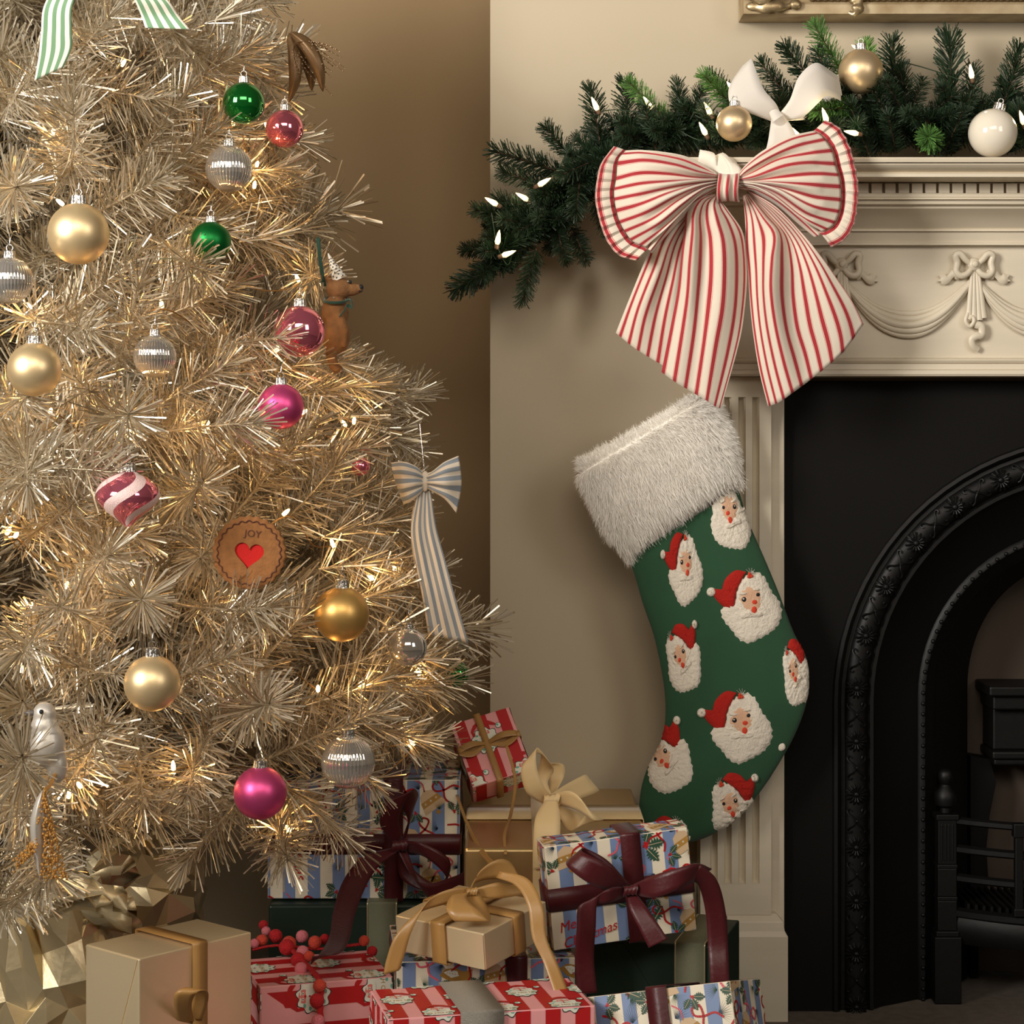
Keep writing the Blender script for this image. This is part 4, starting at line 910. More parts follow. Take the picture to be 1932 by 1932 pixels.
# front ring between heart hole and scalloped edge, bevelled edge, back
n = 160; hp = []
for i in range(n):
    a = 2*math.pi*i/n; hx = 16*math.sin(a)**3; hz = 13*math.cos(a)-5*math.cos(2*a)-2*math.cos(3*a)-math.cos(4*a); hp.append((hx*1.72*k, hz*1.72*k-3*k))
def ring(fr_, y, sc=1.0):
    row = []
    for i in range(n):
        a = math.pi/2-2*math.pi*i/n; rad = R0*sc*(1+.022*math.cos(26*a)); ex, ez = rad*math.cos(a), rad*math.sin(a); x, z = hp[i][0]*(1-fr_)+ex*fr_, hp[i][1]*(1-fr_)+ez*fr_; row.append(rt(x, z, y))
    return row
mb = MB(); mb.grid([ring(0, .0025), ring(0, 0), ring(.3, -.0006), ring(.7, -.0006), ring(1, 0, .97), ring(1, .0012), ring(1, .006), ring(0, .0065)], closed=True)
mb.build('biscuit_body', M['biscuit'], bis, world=False, angle=60)
mb = MB(); mb.add([rt(x*1.02, z*1.02, .0022) for x, z in hp], [tuple(range(n))]); mb.build('red_heart', mat('red_felt', (196,24,18), .9, bump=.3, bump_scale=500), bis, world=False, smooth=False)
mb = MB(); mb.tube([rt(R0*.86*(1+.028*math.cos(26*a))*math.cos(a), R0*.86*(1+.028*math.cos(26*a))*math.sin(a), -.0008) for a in [2*math.pi*i/260 for i in range(261)]], .0007, 5, cap=False); mb.build('wavy_line', M['icing'], bis, world=False)
T4 = Matrix.Translation(rt(3*k, 36*k, -.0012)) @ Matrix.Rotation(tl_-math.radians(0), 4, 'Y') @ Matrix.Rotation(math.pi/2, 4, 'X')
text_mesh('JOY', 19*k, M['icing'], 'lettering', bis, T4); MB().tube([rt(0, R0*.97, .003), rt(.002, R0*1.15, .01), rt(0, R0*1.3, .03)], .0006, 5).build('thread', M['silver'], bis, world=False)

def remeshed(mb, name, m, parent, vox, world=True):
    o = mb.build(name, m, parent, world=world, angle=180); mod(o, 'REMESH', mode='VOXEL', voxel_size=vox, use_smooth_shade=True); mod(o, 'SMOOTH', iterations=3, factor=.5); return o
# felt bear
yb_ = on_cone(640, 560, .0).y-.02; S_ = yb_/F
def B_(x, y, d=0): return P(x, y, yb_+d)
bear = thing('felt_bear', 'small brown felt bear in a dotted party hat hanging at the tree edge', 'ornament', B_(640, 560))
M['bearfelt'] = mat('brown_bear_felt', (146,102,62), .95, noise_amt=.25, noise_scale=90, bump=.4, bump_scale=600); M['hatw'] = mat('white_hat_felt', (232,224,210), .9); M['ribgreen'] = mat('green_velvet', (20,62,48), .8, sheen=.3)
mb = MB()
mb.ball(B_(640, 545), 22*S_, 16, 10, (1.15,1,.95)); mb.ball(B_(662, 546), 15*S_, 14, 8, (1.2,.9,.85)); mb.ball(B_(675, 545), 10*S_, 12, 8, (1.1,.9,.9)); mb.ball(B_(632, 590), 25*S_, 16, 10, (1.05,1,1.3)); mb.ball(B_(634, 632), 32*S_, 18, 12, (.85,1,1.25))
mb.ball(B_(620, 525), 8*S_, 10, 8); mb.tube([B_(640,595,-.012), B_(652,625,-.016), B_(648,655,-.014)], lambda t: (9-4*t)*S_, 10); mb.tube([B_(622,660,-.008), B_(630,690,-.012), B_(640,700,-.014)], 10*S_, 10)
remeshed(mb, 'body', M['bearfelt'], bear, .0016)
mb = MB(); mb.ball(B_(681, 542, -.001), 5*S_, 10, 8, (1,1.4,1.1)); mb.build('nose', M['p_eye'], bear); MB().ball(B_(660.5, 532, -12*S_), 3.4*S_, 10, 8).build('eye', M['p_eye'], bear)
MB().tube([B_(683,545,-.003), B_(683,550,-.004), B_(677,549,-.005)], 1.2*S_, 6).build('mouth', M['p_eye'], bear)
ax = (B_(619, 478)-B_(641, 528)); L_ = ax.length
MB().lathe([(15*S_, 0), (13.8*S_, .1*L_), (1*S_, L_)], B_(641, 528), 24, axis=ax).build('party_hat', M['hatw'], bear)
mb = MB(); g6 = random.Random(4)
for i in range(9):
    for j in range(7):
        h_ = .08+.1*i; a = 2*math.pi*(j+.5*(i % 2))/7; r_ = 15*S_*(1-h_)*1.0
        if r_ < 2*S_: continue
        q = Vector((r_*math.cos(a), r_*math.sin(a), h_*L_)); q = Vector((0,0,1)).rotation_difference(ax).to_matrix() @ q; mb.ball(B_(641,528)+q, 1.7*S_, 6, 4)
tag(mb.build('hat_dots', M['p_eye'], bear), kind='stuff')
mb = MB(); mb.tube([B_(612+20*math.cos(a)*1.1+22, 566+7*math.sin(a)) +Vector((0, -.019*math.cos(a-math.pi/2)*1, 0)) for a in [2*math.pi*i/24 for i in range(25)]], 3*S_, 8, cap=False)
mb.tube(cr([B_(653,568,-.020), B_(662,566,-.024), B_(664,580,-.022), B_(656,576,-.02)], 14), lambda t: 3.2*S_, 6, flat=.5); mb.tube([B_(655,574,-.021), B_(650,586,-.023), B_(641,597,-.02)], 4*S_, 6, flat=.4)
mb.build('scarf', M['ribgreen'], bear)
o = ribbon(MB(), [(B_(600,448), Vector((3.5*S_,0,0))), (B_(604,490), Vector((3.6*S_,0,0))), (B_(612,540,.004), Vector((3.6*S_,0,0)))], 16).build('hanging_ribbon', M['ribgreen'], bear, angle=180); solid(o, .0006)

# glitter bird with long beaded tail
yd = on_cone(80, 1400, .0).y-.10; S_ = yd/F
def D_(x, y, d=0): return P(x, y, yd+d)
bird = thing('glitter_bird', 'silver glitter bird with a gold beaded tail perched low at the left of the tree', 'bird', D_(85, 1400))
mb = MB(); mb.ball(D_(84,1346), 22*S_, 18, 12); mb.ball(D_(84,1372), 26*S_, 18, 12, (1,1,1.1)); mb.ball(D_(90,1405), 34*S_, 20, 12, (1,1,1.3)); mb.ball(D_(108,1445), 22*S_, 16, 10, (.9,.9,1.5))
remeshed(mb, 'body', M['glit_silver'], bird, .0018)
MB().lathe([(.0002,0),(4*S_,5*S_),(6*S_,12*S_),(5*S_,19*S_)], D_(45,1345,-.004), 12, axis=(1,0,0)).build('beak', mat('grey_beak', (96,88,84), .4), bird)
MB().ball(D_(78,1343,-22*S_), 4.4*S_, 12, 8).build('eye', M['p_eye'], bird)
def feather(pts, w, name='tail_feather', m=None, par=None, dd=None):
    D = dd or D_; c = cr([tuple(D(*p)) for p in pts], 24); G = []
    for i, q in enumerate(c):
        t = i/23; q = Vector(q); d = (Vector(c[min(i+1,23)])-Vector(c[max(i-1,0)])).normalized(); n_ = d.cross(Vector((0,1,0))).normalized(); ww = w*(math.sin(math.pi*min(1,t**.8))**.7+.03)
        G.append([q+n_*ww*s+Vector((0, .004*abs(s)-.001, 0)) for s in (-1,-.6,-.2,0,.2,.6,1)])
    o = MB().grid(G).build(name, m or M['glit_silver'], par or bird, angle=180); solid(o, .0006); return o
feather([(80,1492,-.05),(72,1520,-.055),(66,1560,-.055),(70,1610,-.05),(76,1660,-.045)], 10*S_); feather([(82,1490,-.045),(84,1530,-.045),(78,1580,-.045),(70,1640,-.042)], 8*S_)
mb = MB()
for i in range(620):
    t = g6.random(); x = 84+t*(g6.uniform(-8, 44) if g6.random() < .72 else g6.uniform(-66,-20)); y = 1495+t*165+g6.uniform(-3,3)
    if x < 70: y = 1590+(70-x)*1.0+g6.uniform(-12, 12)
    mb.ball(D_(x, y, -.045+g6.uniform(-.012,.016)), 2.5*S_, 6, 4)
tag(mb.build('beaded_tail', M['glit_gold'], bird), kind='stuff')
MB().tube(cr([D_(108,1450), D_(98,1475,-.02), D_(84,1492,-.045)], 10), .002, 6).build('tail_stem', M['glit_gold'], bird)

# bronze leaf pick
yl = on_cone(560, 120, .0).y+.0; S_ = yl/F
def E_(x, y, d=0): return P(x, y, yl+d)
pick = thing('bronze_leaf_spray', 'bronze glitter leaf spray hanging out of the upper right branches', 'ornament', E_(545, 60))
for f in ([(548,60,0),(578,85,-.01),(600,125,-.01),(609,172,0)], [(545,62,.01),(556,100,0),(556,150,0),(545,192,.01)], [(550,60,.02),(575,95,.015),(586,140,.015),(588,170,.02)]): feather(f, 13*S_, 'leaf', M['glit_brown'], pick, E_)
mb = MB()
for i in range(26):
    a = g6.uniform(-1.2, .9); L_ = g6.uniform(50, 105); q = [E_(556+L_*t*math.cos(a+1.0-.4*t), 80+L_*t*math.sin(a+1.0+.3*t), .01*math.sin(i)) for t in [j/9 for j in range(10)]]
    mb.tube(q, .0003, 4)
    for j in range(3, 10): mb.ball(q[j], .0011, 5, 3)
tag(mb.build('beaded_twigs', M['glit_brown'], pick), kind='stuff')

# green striped bow near the top
M['greenstripe'] = stripes('green_striped_cotton', (232,222,208), [(.5,.25,(112,150,112))], scale=1)
yg = on_cone(200, 20, 0).y-.12
gb = thing('green_striped_bow', 'white and green striped ribbon bow at the top left of the tree', 'bow', P(215, -60, yg))
def strib(name, st, parent, m, nst, n=40, yy=None, fold_=0.0):
    a = cr([tuple(c)+tuple(h) for c, h in [RP(*s) for s in st]], n); G = []; uv = []
    for i, q in enumerate(a):
        G.append([Vector(q[:3])+Vector(q[3:])*t+Vector((0, fold_*math.sin(t*7+i*.1), 0)) for t in [j/6-1 for j in range(13)]]); uv.append([(i/n, nst*j/12+.0) for j in range(13)])
    o = MB().grid(G, uv=uv).build(name, m, parent, angle=180); solid(o, .0008); return o
strib('left_tail', [(190,-70,yg,30,0),(140,-40,yg-.01,48,4),(110,10,yg-.015,54,2),(106,60,yg-.01,58,6),(104,98,yg-.005,64,14),(92,140,yg,60,25)], gb, M['greenstripe'], 3.5)
strib('right_tail', [(225,-70,yg,30,0),(250,-40,yg-.01,50,-6),(285,0,yg-.01,66,-4),(302,30,yg,72,-2),(316,54,yg,84,-2)], gb, M['greenstripe'], 4)
for s in (-1, 1): strib('loop', [(208+s*10,-75,yg,30,80),(208+s*60,-105,yg-.03,70,80),(208+s*110,-95,yg-.01,76,80),(208+s*118,-85,yg+.01,60,80),(208+s*60,-80,yg+.02,60,80),(208+s*10,-72,yg+.01,30,80)], gb, M['greenstripe'], 4)
MB().ball(P(208,-72,yg-.008), .013, 16, 10, (1,.7,1.2)).build('knot', M['greenstripe'], gb)
# blue striped bow on the right edge
M['bluestripe'] = stripes('blue_striped_cotton', (226,212,192), [(.5,.25,(140,148,156))], scale=1)
yu = on_cone(790, 950, 0).y-.05
ub = thing('blue_striped_bow', 'white and blue-grey striped fabric bow on the right edge of the tree', 'bow', P(804, 905, yu))
def bloop(name, gs, nst):
    G, uv = loft([[tuple(P(x, y, yu+d)) for x, y, d in g] for g in gs], 26, 40, None, lambda u, v: (0, .003*math.sin(v*19)*(1-u*.6), 0)); uv = [[(u, v*nst+.1) for u, v in r] for r in uv]
    o = MB().grid(G, uv=uv).build(name, M['bluestripe'], ub, angle=180); solid(o, .001)
bloop('right_loop', [[(800,898,0),(815,890,-.012),(838,872,-.012),(865,860,-.004)],[(801,904,-.004),(818,900,-.02),(840,893,-.022),(869,888,-.006)],[(801,912,-.004),(818,914,-.02),(842,918,-.022),(870,920,-.006)],[(801,918,0),(818,928,-.012),(840,942,-.012),(861,968,-.004)]], 5)
bloop('left_loop', [[(802,896,0),(785,880,-.014),(762,871,-.014),(738,873,0)],[(802,904,-.004),(784,898,-.022),(760,895,-.022),(742,895,0)],[(802,914,-.004),(784,918,-.022),(762,924,-.022),(752,925,0)],[(802,920,0),(790,934,-.012),(775,946,-.012),(762,952,0)]], 5)
strib('right_tail', [(802,920,yu,20,0),(800,950,yu-.01,32,0),(800,1000,yu-.012,48,4),(812,1060,yu-.010,56,8),(826,1120,yu-.008,60,6),(846,1205,yu,78,-12)], ub, M['bluestripe'], 4.5, fold_=.002)
strib('left_tail', [(800,920,yu+.004,18,0),(794,960,yu+.006,30,0),(792,1010,yu+.008,34,0),(800,1070,yu+.010,36,0),(806,1110,yu+.012,36,0)], ub, M['bluestripe'], 3)
mb = MB(); mb.ball(P(802, 908, yu-.006), .0075, 14, 10, (.8,.8,1.7)); mb.build('knot', M['bluestripe'], ub)
MB().tube([P(802, 900, yu), P(797, 850, yu+.004), P(792, 800, yu+.01)], .0006, 5).build('thread', M['silver'], ub)
# ------------------------------------------------------------ presents
M['foil_gold'] = mat('gold_foil_paper', (206,176,124), .32, metal=.8, bump=.05, bump_scale=25)
M['foil_pale'] = mat('pale_gold_satin_paper', (240,220,180), .36, metal=.6, bump=.05, bump_scale=22)
M['pink'] = mat('pink_printed_paper', (236,164,164), .45); M['redp'] = mat('red_print', (184,26,28), .45); M['cream'] = mat('cream_printed_paper', (232,220,196), .45)
M['bluep'] = mat('blue_print', (118,138,176), .45); M['greenpaper'] = mat('dark_green_paper', (24,44,32), .45, bump=.1, bump_scale=40)
M['holly'] = mat('holly_green_print', (44,78,60), .5); M['goldp'] = mat('gold_print', (172,128,58), .45); M['tanp'] = mat('tan_print', (206,176,138), .5); M['teal'] = mat('teal_print', (112,178,160), .5)
M['skinp'] = mat('rosy_print', (226,128,116), .5); M['whitep'] = mat('white_print', (232,232,216), .5); M['ink'] = mat('dark_outline_print', (36,44,44), .5); M['pinkp'] = mat('coral_print', (226,100,112), .5); M['navy'] = mat('pine_blue_print', (40,62,82), .5)
M['burg'] = mat('burgundy_satin_ribbon', (72,12,18), .42, sheen=.1, spec=.45, bump=.15, bump_scale=160); M['amber'] = mat('amber_satin_ribbon', (172,130,74), .38, spec=.6, bump=.1, bump_scale=120); M['creamrib'] = mat('cream_satin_ribbon', (234,206,154), .5, sheen=.3)
M['silverglit'] = mat('silver_glitter_ribbon', (204,196,182), .5, metal=.2, noise_amt=.35, noise_scale=1400, bump=1.0, bump_scale=1500); M['sage'] = mat('grey_green_grosgrain', (124,124,98), .55, bump=.5, bump_scale=500, stretch=(1,1,4)); M['silthread'] = mat('silver_edging', (210,196,160), .3, metal=.8)
PM = [M[k] for k in ('redp','bluep','holly','goldp','tanp','teal','skinp','whitep','ink','pinkp','navy')]
RD, BL, HO, GO, TA, TE, SK, WH, IN, PK, NA = range(11)
def clip(poly, a, b):
    """clip polygon to |x|<a, |y|<b"""
    for ax, sg, lim in ((0,1,a),(0,-1,a),(1,1,b),(1,-1,b)):
        out = []; n = len(poly)
        for i in range(n):
            p, q = poly[i], poly[(i+1) % n]; fp, fq = lim-sg*p[ax], lim-sg*q[ax]
            if fp >= 0: out.append(p)
            if (fp >= 0) != (fq >= 0):
                t = fp/(fp-fq); out.append((p[0]+(q[0]-p[0])*t, p[1]+(q[1]-p[1])*t))
        poly = out
        if len(poly) < 3: return []
    return poly
class Print:
    """flat print laid on one face of a box"""
    def __init__(s, mb, org, U, V, N, a, b): s.mb, s.o, s.U, s.V, s.N, s.a, s.b = mb, org, U, V, N, a, b
    def poly(s, pts, mi, layer):
        q = clip(pts, s.a, s.b)
        if q:
            s.mb.add([s.o+s.U*x+s.V*y+s.N*(.00035+.00016*layer) for x, y in q], [tuple(range(len(q)))], mi)
    def stroke(s, pts, w, mi, layer):
        pts = [tuple(p) for p in cr(pts, max(4, len(pts)*4))]
        for i in range(len(pts)-1):
            (x0, y0), (x1, y1) = pts[i], pts[i+1]; d = math.hypot(x1-x0, y1-y0)+1e-9; nx, ny = -(y1-y0)/d*w/2, (x1-x0)/d*w/2; ex, ey = (x1-x0)*.12, (y1-y0)*.12
            s.poly([(x0+nx-ex, y0+ny-ey), (x1+nx+ex, y1+ny+ey), (x1-nx+ex, y1-ny+ey), (x0-nx-ex, y0-ny-ey)], mi, layer)
    def disc(s, x, y, r, mi, layer, ry=None, n=12): s.poly([(x+r*math.cos(2*math.pi*i/n), y+(ry or r)*math.sin(2*math.pi*i/n)) for i in range(n)], mi, layer)
TXT = {}
def text_tris(txt, italic=0):
    if txt not in TXT:
        me = text_mesh(txt, 1.0, M['ink'], 'lettering', None, Matrix.Identity(4), italic); me.calc_loop_triangles()
        TXT[txt] = [[(me.vertices[v].co.x, me.vertices[v].co.y) for v in t.vertices] for t in me.loop_triangles]; bpy.data.meshes.remove(me)
    return TXT[txt]
def xf(pts, cx, cy, s, rot):
    c, n = math.cos(rot), math.sin(rot); return [(cx+(x*c-y*n)*s, cy+(x*n+y*c)*s) for x, y in pts]
def m_face(pr, cx, cy, s, rot, L=2):
    """bearded face with red cap, beard lettered HO HO HO (unit: face about 1 high)"""
    T = lambda pts: xf(pts, cx, cy, s, rot); D = lambda x, y, rx, ry, mi, l: pr.poly(T([(x+rx*math.cos(a), y+ry*math.sin(a)) for a in [2*math.pi*i/12 for i in range(12)]]), mi, L+l)
    cl = lambda k: [(k*(.5+.05*math.cos(9*a))*math.cos(a)*1.0, -.12+k*(.5+.05*math.cos(9*a))*math.sin(a)) for a in [2*math.pi*i/54 for i in range(54)]]
    pr.poly(T(cl(1.06)), IN, L); hat = [(-.30,.12),(-.36,.34),(-.14,.56),(.16,.56),(.34,.44),(.46,.40),(.60,.36),(.50,.50),(.30,.66),(.0,.74),(-.30,.62),(-.46,.38),(-.42,.10)]
    pr.poly(T(hat), RD, L+.5); pr.poly(T(cl(1.0)), WH, L+1)
    D(.62, .34, .12, .12, IN, 1); D(.62, .34, .10, .10, WH, 2); D(.59, .37, .05, .05, TE, 3)
    for a in (-2.6,-2.1,-1.3,-.6,-.1,2.9,2.4): D(.40*math.cos(a), -.12+.40*math.sin(a), .07, .045, TE, 2)
    D(0, .18, .22, .17, SK, 2); D(-.09, .20, .05, .035, WH, 3); D(.09, .20, .05, .035, WH, 3); D(-.09, .20, .018, .022, IN, 4); D(.09, .20, .018, .022, IN, 4); D(0, .12, .05, .045, RD, 3)
    D(-.12, .06, .14, .06, WH, 4); D(.12, .06, .14, .06, WH, 4); D(0, -.01, .035, .03, RD, 5); D(-.10,.28,.07,.025,WH,3); D(.10,.28,.07,.025,WH,3)
    for t in text_tris('HO HO HO'): pr.poly(T([(x*.20, y*.20-.24) for x, y in t]), GO, L+3)
def m_holly(pr, cx, cy, s, rot, L=3):
    for k in (-.9, .1, 1.2):
        leaf = []
        for i in range(14):
            t = i/13; leaf.append((.1+t*.6, (.16*math.sin(math.pi*t))*(1+.45*math.cos(i*math.pi))))
        leaf += [(x, -y) for x, y in reversed(leaf[1:-1])]
        pr.poly(xf(xf(leaf, 0, 0, 1, k), cx, cy, s, rot), HO, L)
        pr.poly(xf(xf([(.12,.01),(.62,.008),(.62,-.008),(.12,-.01)], 0, 0, 1, k), cx, cy, s, rot), TA, L+1)
    for x, y in ((0,0),(.09,.05),(.03,.10)): q = xf([(x, y)], cx, cy, s, rot)[0]; pr.disc(q[0], q[1], .055*s, RD, L+1)
def m_pine(pr, cx, cy, s, rot, mi=NA, L=2):
    for i in range(11):
        a = -1.0+.2*i; pr.poly(xf([(0,-.01),(.5*math.cos(a),.5*math.sin(a)),(0,.012)], cx, cy, s, rot), mi, L)
def m_curl(pr, cx, cy, s, rot, mi=RD, L=2):
    pr.stroke(xf([(-.5,-.5),(-.3,-.1),(.1,.05),(.35,.3),(.15,.5),(-.05,.35),(.05,.0),(.3,-.35),(.25,-.7)], cx, cy, s, rot), .075*s, mi, L)
def m_bell(pr, cx, cy, s, rot, L=2):
    T = lambda p: xf(p, cx, cy, s, rot)
    pr.poly(T([(-.5,-.4),(-.42,-.1),(-.28,.3),(0,.45),(.28,.3),(.42,-.1),(.5,-.4)]), TA, L); pr.poly(T([(-.43,-.15),(-.38,.08),(.38,.08),(.43,-.15)]), GO, L+1)
    for x in (-.25, 0, .25):
        for a in (0, 1.05, 2.1): pr.poly(T([(x-.07*math.cos(a), -.03-.07*math.sin(a)), (x+.012*math.sin(a), -.03-.012*math.cos(a)), (x+.07*math.cos(a), -.03+.07*math.sin(a)), (x-.012*math.sin(a), -.03+.012*math.cos(a))]), WH, L+2)
    pr.disc(*T([(0,-.55)])[0], .09*s, GO, L); pr.stroke(T([(0,.4),(.1,.7),(-.05,1.0)]), .05*s, PK, L)
def m_pheasant(pr, cx, cy, s, rot, L=2):
    """plump gold and white bird motif"""
    T = lambda p: xf(p, cx, cy, s, rot)
    pr.poly(T([(-.6,-.1),(-.4,.2),(0,.3),(.35,.2),(.7,.35),(.62,.1),(.8,-.05),(.3,-.2),(-.2,-.25)]), GO, L); pr.poly(T([(-.45,.05),(-.2,.2),(.1,.18),(.2,0),(-.1,-.12)]), WH, L+1)
    for i in range(5): pr.disc(*T([(-.3+.11*i, .05)])[0], .025*s, TA, L+2)
def pat_candy(pr, r, stripe, sc, rot, along):
    a, b = pr.a, pr.b; n = int((a if along == 'v' else b)/stripe)+2
    for k in range(-n, n+1):
        c = k*2*stripe
        pr.poly([(c-stripe/2,-b),(c+stripe/2,-b),(c+stripe/2,b),(c-stripe/2,b)] if along == 'v' else [(-a,c-stripe/2),(a,c-stripe/2),(a,c+stripe/2),(-a,c+stripe/2)], RD, 0)
    ox = r.uniform(0, 1)
    dx = sc*2.1; dy = sc*1.7
    for i in range(-int(a/dx)-2, int(a/dx)+3):
        for j in range(-int(b/dy)-2, int(b/dy)+3):
            m_face(pr, (i+.5*(j % 2)+ox)*dx, (j+.25)*dy, sc, rot)
def pat_blue(pr, r, stripe, sc, rot=0, text=None):
    a, b = pr.a, pr.b; n = int(a/stripe)+2
    for k in range(-n, n+1): pr.poly([((2*k-.5)*stripe,-b),((2*k+.5)*stripe,-b),((2*k+.5)*stripe,b),((2*k-.5)*stripe,b)], BL, 0)
    dx = sc*1.3; i0 = 0; seq = r.randrange(6)
    for j in range(-int(b/dx)-1, int(b/dx)+2):
        for i in range(-int(a/dx)-1, int(a/dx)+2):
            x, y = (i+.5*(j % 2)+.2)*dx, j*dx; k = (i*2+j*3+seq) % 6; ro = r.uniform(-.5,.5)
            if text and abs(x-text[0][1]) < .055 and abs(y-text[0][2]) < .036: continue
            m_pine(pr, x-.4*sc, y+.35*sc, sc*.9, r.uniform(0,6)); m_pine(pr, x+.3*sc, y-.3*sc, sc*.8, r.uniform(0,6), HO)
            if k in (0, 3): m_bell(pr, x, y, sc*.85, ro+.15)
            elif k == 1: m_pheasant(pr, x, y, sc*.8, ro)
            elif k == 4: m_holly(pr, x, y, sc*1.0, ro*4)
            m_curl(pr, x+.45*sc, y+.3*sc, sc*.8, ro*3, PK if (i+j) % 3 == 0 else RD, 3); m_holly(pr, x-.5*sc, y-.4*sc, sc*.6, r.uniform(0,6), 4)
    if text:
        for tx, x, y, s_, ro in text:
            for t in text_tris(tx, .35): pr.poly(xf(t, x, y, s_, ro), RD, 9)
def euler_m(yaw, pitch, roll): return Matrix.Rotation(math.radians(yaw), 3, 'Z') @ Matrix.Rotation(math.radians(pitch), 3, 'X') @ Matrix.Rotation(math.radians(roll), 3, 'Y')
def present(c, d, ang, paper, label, name='present', pattern=None, faces='FTLR', bev=.0012, seed=1, group=None):
    c = Vector(c); R_ = euler_m(*ang); h = [x/2 for x in d]
    base = c-R_ @ Vector((0, 0, h[2])); t = thing(name, label, 'gift', base, group)
    mb = MB(); vs = [c+R_ @ Vector((x*h[0], y*h[1], z*h[2])) for x in (-1,1) for y in (-1,1) for z in (-1,1)]
    mb.add(vs, [(0,1,3,2),(4,6,7,5),(0,4,5,1),(2,3,7,6),(0,2,6,4),(1,5,7,3)]); o = mb.build('wrapping', paper, t, smooth=False); bevel(o, bev, 3)
    bx = dict(c=c, R=R_, h=h, t=t, wrap=o)
    if pattern:
        pm = MB(); r = random.Random(seed)
        for f in faces:
            U, V, N, a, b, off = {'F':((1,0,0),(0,0,1),(0,-1,0),h[0],h[2],h[1]),'T':((1,0,0),(0,1,0),(0,0,1),h[0],h[1],h[2]),'L':((0,-1,0),(0,0,1),(-1,0,0),h[1],h[2],h[0]),'R':((0,1,0),(0,0,1),(1,0,0),h[1],h[2],h[0])}[f]
            U, V, N = (R_ @ Vector(q) for q in (U, V, N)); pattern(Print(pm, c+N*off, U, V, N, a-bev*.5, b-bev*.5), r, f)
        q = pm.build('printed_pattern', PM, t, smooth=False); q['kind'] = 'stuff'
    return bx
def band(bx, axis, off, w, m, name='ribbon', t=.0011, edge=None):
    """ribbon round the box; axis 'x': runs over top/front at x=off; axis 'z': runs horizontally at z=off; 'y': over top and sides at y=off"""
    h = bx['h']; e = .0033 if axis == 'x' else .0019
    if axis == 'x': loop = [(-h[1]-e, -h[2]-e), (-h[1]-e, h[2]+e), (h[1]+e, h[2]+e), (h[1]+e, -h[2]-e)]; f = lambda s, q: Vector((off+s*w/2, q[0], q[1]))
    elif axis == 'y': loop = [(-h[0]-e, -h[2]-e), (-h[0]-e, h[2]+e), (h[0]+e, h[2]+e), (h[0]+e, -h[2]-e)]; f = lambda s, q: Vector((q[0], off+s*w/2, q[1]))
    else: loop = [(-h[0]-e, -h[1]-e), (h[0]+e, -h[1]-e), (h[0]+e, h[1]+e), (-h[0]-e, h[1]+e)]; f = lambda s, q: Vector((q[0], q[1], off+s*w/2))
    L2 = []
    for i in range(4):
        p, q, r = Vector(loop[i-1]), Vector(loop[i]), Vector(loop[(i+1) % 4]); k = .003
        for j in range(4):
            u = j/3; a = q+(p-q).normalized()*k; b = q+(r-q).normalized()*k; L2.append((a*(1-u)**2+q*2*u*(1-u)+b*u*u))
    out = []
    def mk(s0, s1, mm, nm, par, lift=0.0):
        G = [[bx['c']+bx['R'] @ (f(s, q)+Vector((0,0,0))) for s in (s0, s1)] for q in L2+[L2[0]]]
        o = MB().grid(G).build(nm, mm, par, angle=60); solid(o, t+lift, 0); return o
    r = mk(-1, 1, m, name, bx['t'])
    if edge:
        mk(-1.0, -.90, edge, 'edging', r, .0006); mk(.90, 1.0, edge, 'edging', r, .0006)
    return r
def pxrib(name, st, parent, m, n=36, t=.0009): return wrib(name, st, n, parent, m, t)

def knot(c, r, m, par):
    G = []
    for i in range(25):
        a = 2*math.pi*i/24; row = []
        for j in range(13):
            q = j/12*2-1; k = (1-.22*(1-abs(q))+.10*math.sin(q*11+i*.3))*r*.72
            row.append(c+Vector((q*r*.95+.1*r*math.sin(a*2), -k*.75*math.sin(a), k*1.05*math.cos(a)+q*r*.15)))
        G.append(row)
    return MB().grid(G).build('knot', m, par, angle=180)
# big gold box, front left
b = present((-.3767,2.2731,.1404), (.1562,.0935,.2809), (48.07,0,0), M['foil_pale'], 'large pale gold gift box with amber ribbon, standing tallest at the front left', bev=.002)
band(b, 'x', .002, .020, M['amber']); band(b, 'z', -.075, .020, M['amber'])
t = b['t']; yq = 2.225
pxrib('ribbon_loop', [(352,1932,yq+.01,30,20),(345,1895,yq-.03,34,5),(352,1872,yq-.045,40,0),(372,1866,yq-.035,36,-10),(378,1885,yq-.01,30,-10),(366,1925,yq+.012,30,0)], t, M['amber'])
# fold lines of the wrapping
def flap(bx, face, pts, m, th=.0007):
    h = bx['h']; R_ = bx['R']; c = bx['c']; U, V, N, off = {'F':((1,0,0),(0,0,1),(0,-1,0),h[1]),'L':((0,-1,0),(0,0,1),(-1,0,0),h[0]),'R':((0,1,0),(0,0,1),(1,0,0),h[0])}[face]; U, V, N = (R_ @ Vector(q) for q in (U, V, N))
    mb = MB(); mb.prism(pts, lambda x, z, d: c+N*(off+.0002+th-d)+U*x+V*z, th); return mb.build('folded_flap', m, bx['t'], smooth=False)
flap(b, 'L', [(-.045,.139),(.045,.139),(.004,.03),(-.004,.03)], M['foil_pale'], .0009)
# pink box with caps print
pc = lambda along, st, sc, rot: (lambda pr, r, f: pat_candy(pr, r, st, sc, rot, along))
b = present((-.2362,2.4879,.0957), (.1592,.1286,.1913), (17.19,0,0), M['pink'], 'pink and red striped gift box printed with bearded faces, pompom trim across its top', pattern=pc('h', .0196, .038, math.pi/2), seed=4)
flap(b, 'F', [(-.078,.093),(-.052,.073),(-.030,.030),(-.078,-.09)], M['pink'])
P3 = b
